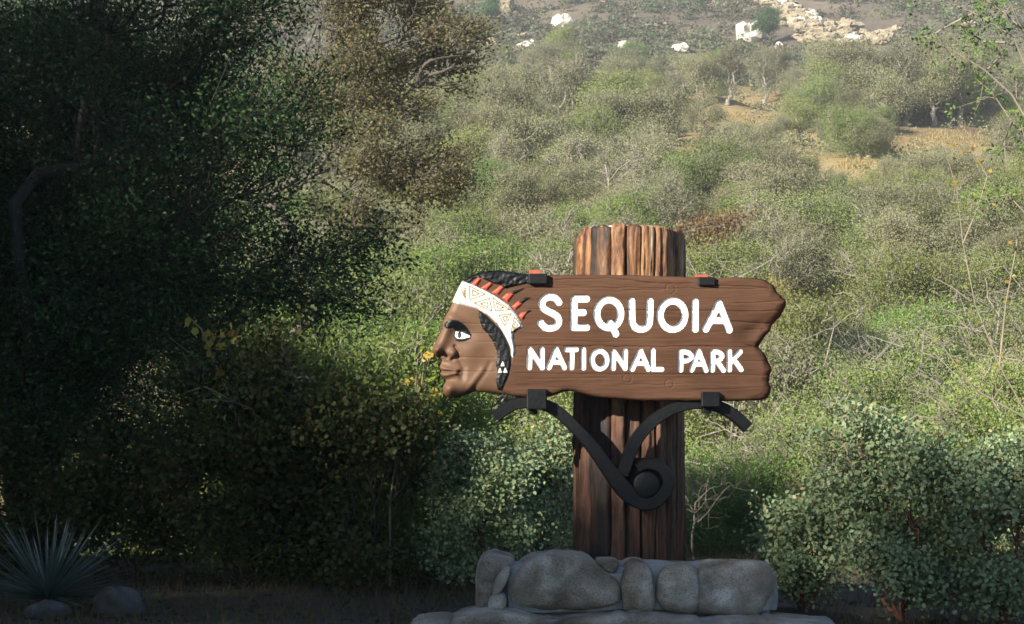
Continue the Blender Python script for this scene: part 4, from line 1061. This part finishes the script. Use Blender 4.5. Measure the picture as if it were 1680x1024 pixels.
# ------------------------------------------------------------------ twiggy small tree leaning in at the right edge
rng = np.random.default_rng(61); RD = 17.5
r_ = on_ground(1745, RD); T = Tubes(); C = []; CY_ = []
main = [(1745, 900), (1738, 700), (1725, 500), (1720, 330), (1722, 180), (1715, 60), (1700, -40)]
P = np.array([r_]+[W(a, b, RD) for a, b in main[1:]]); T.add(P-r_, np.linspace(.05, .018, len(P)), 7)
boughs = [[(1720,200),(1660,60),(1600,20),(1545,5),(1510,0)], [(1720,250),(1690,60),(1650,25),(1610,0),(1580,-10)], [(1722,260),(1660,150),(1620,115),(1575,90),(1545,70)],
          [(1600,20),(1560,40),(1530,62),(1518,72)], [(1650,70),(1610,65),(1580,50),(1560,30)], [(1722,300),(1690,230),(1660,200),(1630,150),(1600,130)], [(1660,200),(1648,240),(1655,280)],
          [(1725,420),(1690,350),(1650,320),(1610,325),(1590,340)], [(1722,330),(1700,280),(1685,230),(1672,160)], [(1620,115),(1640,90),(1655,70)], [(1690,60),(1672,30),(1660,0)]]
for b in boughs:
    dd = RD+rng.uniform(-.3, .3)
    P = np.array([W(x+rng.uniform(-5, 5), y+rng.uniform(-5, 5), dd) for x, y in b]); P[0] = W(*b[0], RD)
    P = np.array(smooth3(P)) if False else P
    T.add(P-r_, np.linspace(.012, .003, len(P)), 5)
    for a, q in zip(P[1:-1], P[2:]):
        for k in range(4):
            s0 = a+(q-a)*rng.random(); e1 = s0+rng.standard_normal(3)*np.array([.12, .12, .10]); T.add(np.array([s0, (s0+e1)/2+rng.standard_normal(3)*.01, e1])-r_, np.array([.004, .003, .002]), 4)
            m = rng.integers(9, 18); C.append(e1+rng.standard_normal((m, 3))*.045)
wands = [[(1745,760),(1690,690),(1640,600),(1600,500),(1580,400),(1570,310),(1555,262)], [(1690,690),(1600,640),(1540,560),(1480,520)], [(1640,600),(1650,500),(1665,420),(1672,370)], [(1600,500),(1560,470),(1530,455)], [(1580,400),(1605,340),(1620,290),(1600,255),(1580,243)]]
for b in wands:
    P = np.array([W(x, y, RD+.3) for x, y in b]); T.add(P-r_, np.linspace(.010, .003, len(P)), 5)
    for a, q in zip(P[1:-1], P[2:]):
        m = rng.integers(4, 9); CY_.append(a+(q-a)*rng.random((m, 1))+rng.standard_normal((m, 3))*.05)
o = empty('twiggy_tree', r_); tag(o, 'thin twiggy tree with sparse green leaves reaching in from the right edge', 'tree')
link('branch', T.mesh('branch'), M['twig'], o)
LV, LQ = leaves_geo(np.concatenate(C)-r_, .045, rng, .5, .1); link('foliage', mesh_quads('foliage', LV, LQ), M['green'], o)
LV, LQ = leaves_geo(np.concatenate(CY_)-r_, .05, rng, .6, .1); link('yellow_leaves', mesh_quads('yellow_leaves', LV, LQ), M['yellow'], o)

# ------------------------------------------------------------------ rocks on the slope
def slope_rock(px, py, wpx, hpx, sd, lb, mat='granite_far', group=None, parent=None):
    d = hit(px, py+hpx*0.45, 100)
    if d is None: return None
    c = on_ground(px, d); k = d/F; w2 = wpx*k/2; h = hpx*k
    r = np.random.default_rng(sd); n_ = 9; poly = []
    for i in range(n_):
        a = 6.283*i/n_+r.uniform(-.2, .2); q = r.uniform(.78, 1.1)
        poly.append((w2*q*math.cos(a), h*.42+h*.58*q*math.sin(a)))
    me = stone_mesh('rock', poly, max(w2*1.6, h), sd, .16, 2.2, 12, 7)
    me.polygons.foreach_set('use_smooth', np.zeros(len(me.polygons), dtype=bool))
    o = link('rock' if parent is not None else 'boulder', me, M[mat], parent)
    loc = c-(np.array(parent.location) if parent is not None else 0); o.location = tuple(map(float, loc))
    if parent is None: tag(o, lb, 'boulder', group)
    return o
for i, (px, py, wp, hp, lb, mt_) in enumerate(((925, 38, 44, 24, 'large pale boulder high on the slope above the post', 'granite_white'), (862, 76, 36, 13, 'flat white boulder on the slope left of the largest ones', 'granite_white'),
     (875, 70, 10, 8, 'small white rock resting beside the flat white boulder', 'granite_white'), (1027, 77, 30, 15, 'pale boulder at the top of the woodland, left of two alike', 'granite_white'), (1115, 79, 32, 15, 'pale boulder at the top of the woodland, right of two alike', 'granite_white'),
     (1230, 56, 50, 32, 'large white slab left of the round green tree', 'granite_white'), (1279, 77, 17, 14, 'small white boulder below the round green tree', 'granite_white'), (1260, 85, 9, 5, 'tiny white rock below the large white slab', 'granite_white'),
     (1590, 41, 38, 9, 'long low pale rock at the far right of the slope', 'granite_far'), (806, 72, 22, 22, 'cream boulder beside the brown oak branches', 'granite_far'), (1493, 9, 16, 8, 'pale rock at the top right of the slope', 'granite_far'),
     (858, 59, 24, 8, 'low tan rock above the flat white boulder', 'granite_far'), (1085, 43, 44, 7, 'low pale ledge between the large boulder and the white slab', 'granite_far'), (990, 4, 12, 6, 'small pale rock at the top edge of the slope', 'granite_far'),
     (1175, 8, 26, 12, 'pale rock beside the small green tree at the top edge', 'granite_far'), (830, 8, 24, 26, 'cream rock face at the top edge near the dark tree', 'granite_far'))):
    slope_rock(px, py, wp, hp, 300+i, lb, mt_)
d = hit(1380, 70, 100); oc = empty('granite_outcrop', on_ground(1380, d)); tag(oc, 'broken cream-coloured granite outcrop high on the right of the slope', 'rock outcrop')
rng = np.random.default_rng(55)
for i in range(140):
    t = rng.random()
    if t < .34: u = rng.random(); px, py = 1270+65*u+rng.normal(0, 14), 2+48*u+rng.normal(0, 5)
    elif t < .75: px, py = rng.uniform(1295, 1400), rng.uniform(36, 70)
    else: u = rng.random(); px, py = 1400+75*u, 66-10*u+rng.normal(0, 5)
    slope_rock(px, py, rng.uniform(12, 40), rng.uniform(6, 15), 400+i, None, 'granite_far' if rng.random() < .92 else 'granite_white', None, oc)
# pale boulders beyond the plinth on the right
for i, (px, py, wp, hp, d, lb) in enumerate(((1185, 905, 90, 48, 33.5, 'pale sunlit boulder low behind the right side of the post'), (1250, 920, 55, 38, 33.0, 'smaller pale rock beside the boulder behind the post'), (1135, 912, 50, 40, 33.2, 'pale rock touching the right edge of the post'))):
    k = d/F
    rock('boulder', on_ground(px, d), [(-wp*k*.5, 0), (-wp*k*.4, hp*k*.7), (0, hp*k), (wp*k*.42, hp*k*.7), (wp*k*.5, 0), (0, -.1)], wp*k*.8, 70+i, M['granite_far'], lb)

rng = np.random.default_rng(71); P = []
for c in clear:
    for i in range(1100):
        px, py = rng.normal((c[0]+c[1])/2, (c[1]-c[0])*.34), rng.normal((c[2]+c[3])/2+2, (c[3]-c[2])*.36); d = hit(px, py, 120, 260)
        if d: P.append(on_ground(px, d+rng.uniform(-.3, .3)))
P = np.array(P); N = len(P); hgt = rng.uniform(.1, .32, N); a = rng.uniform(0, 6.28, N)
top = P+np.stack([np.cos(a*3)*hgt*.4, np.sin(a*3)*hgt*.4, hgt], -1); s_ = np.stack([np.cos(a), np.sin(a), 0*a], -1)*.055
tag(link('golden_grass', mesh_quads('golden_grass', np.stack([P-s_, P+s_, top], 1).reshape(-1, 3), np.arange(N*3).reshape(N, 3)), M['gold_grass']), 'sunlit golden dry grass in the hillside clearings', 'grass', kind='stuff')

# ------------------------------------------------------------------ low scrub covering the slopes (uncountable)
rng = np.random.default_rng(99)
def scrub(name, dlo, dhi, n, hm_, leafm, per, size, lb, avoid=True):
    # one patch per sample, denser with distance so it is even in view
    d = 1/rng.uniform(1/dhi, 1/dlo, n) if dhi < 200 else rng.uniform(dlo, dhi, n)
    px = rng.uniform(-150, 1830, n); x = (px-CX)/F*d
    z = terrain(x, d)
    if avoid:
        py = HY-(z-EYE)/d*F
        k = np.ones(n, bool)
        for c in clear: k &= ~((px > c[0]-2) & (px < c[1]+2) & (py > c[2]-3) & (py < c[3]+3))
        for (a, b, p, q) in ((905,948,20,58),(1205,1262,35,78),(1255,1335,-5,70),(1290,1480,34,80),(845,885,66,88),(1010,1045,66,90),(1098,1134,68,92),(1568,1612,34,50),(795,820,60,86)):
            k &= ~((px > a) & (px < b) & (py > p) & (py < q))
        x, d, z = x[k], d[k], z[k]
    m = len(x); s = hm_*rng.uniform(.5, 1.2, m)
    v = rng.standard_normal((m, per, 3)); v /= np.linalg.norm(v, axis=2)[..., None]; v *= rng.random((m, per, 1))**.4
    v[..., 2] = np.abs(v[..., 2])
    C = np.stack([x, d, z], -1)[:, None]+v*s[:, None, None]*np.array([.95, .95, .95])
    LV, LQ = leaves_geo(C.reshape(-1, 3), size, rng, .6, .3)
    o = link(name, mesh_quads(name, LV, LQ), M[leafm]); tag(o, lb, 'scrub', kind='stuff')
scrub('chaparral', 258, 490, 2250, 2.45, 'scrub', 52, .62, 'low brown and purple chaparral covering the upper slope')
scrub('sage_brush', 258, 490, 1800, 2.5, 'sage', 52, .62, 'grey-green brush dotted through the brown chaparral')
scrub('dark_brush', 265, 490, 320, 2.4, 'deep_green', 60, .6, 'dark green brush dotted through the brown chaparral')
scrub('undergrowth', 46, 130, 1500, .95, 'olive', 48, .095, 'low olive undergrowth between the bushes')
scrub('woodland_understory', 130, 272, 2500, 1.35, 'grey_oak', 40, .235, 'low grey brush under the hillside oaks')

print('TRIS', sum(len(m.loops)-2*len(m.polygons) for m in bpy.data.meshes), 'OBJ', len(bpy.data.objects))
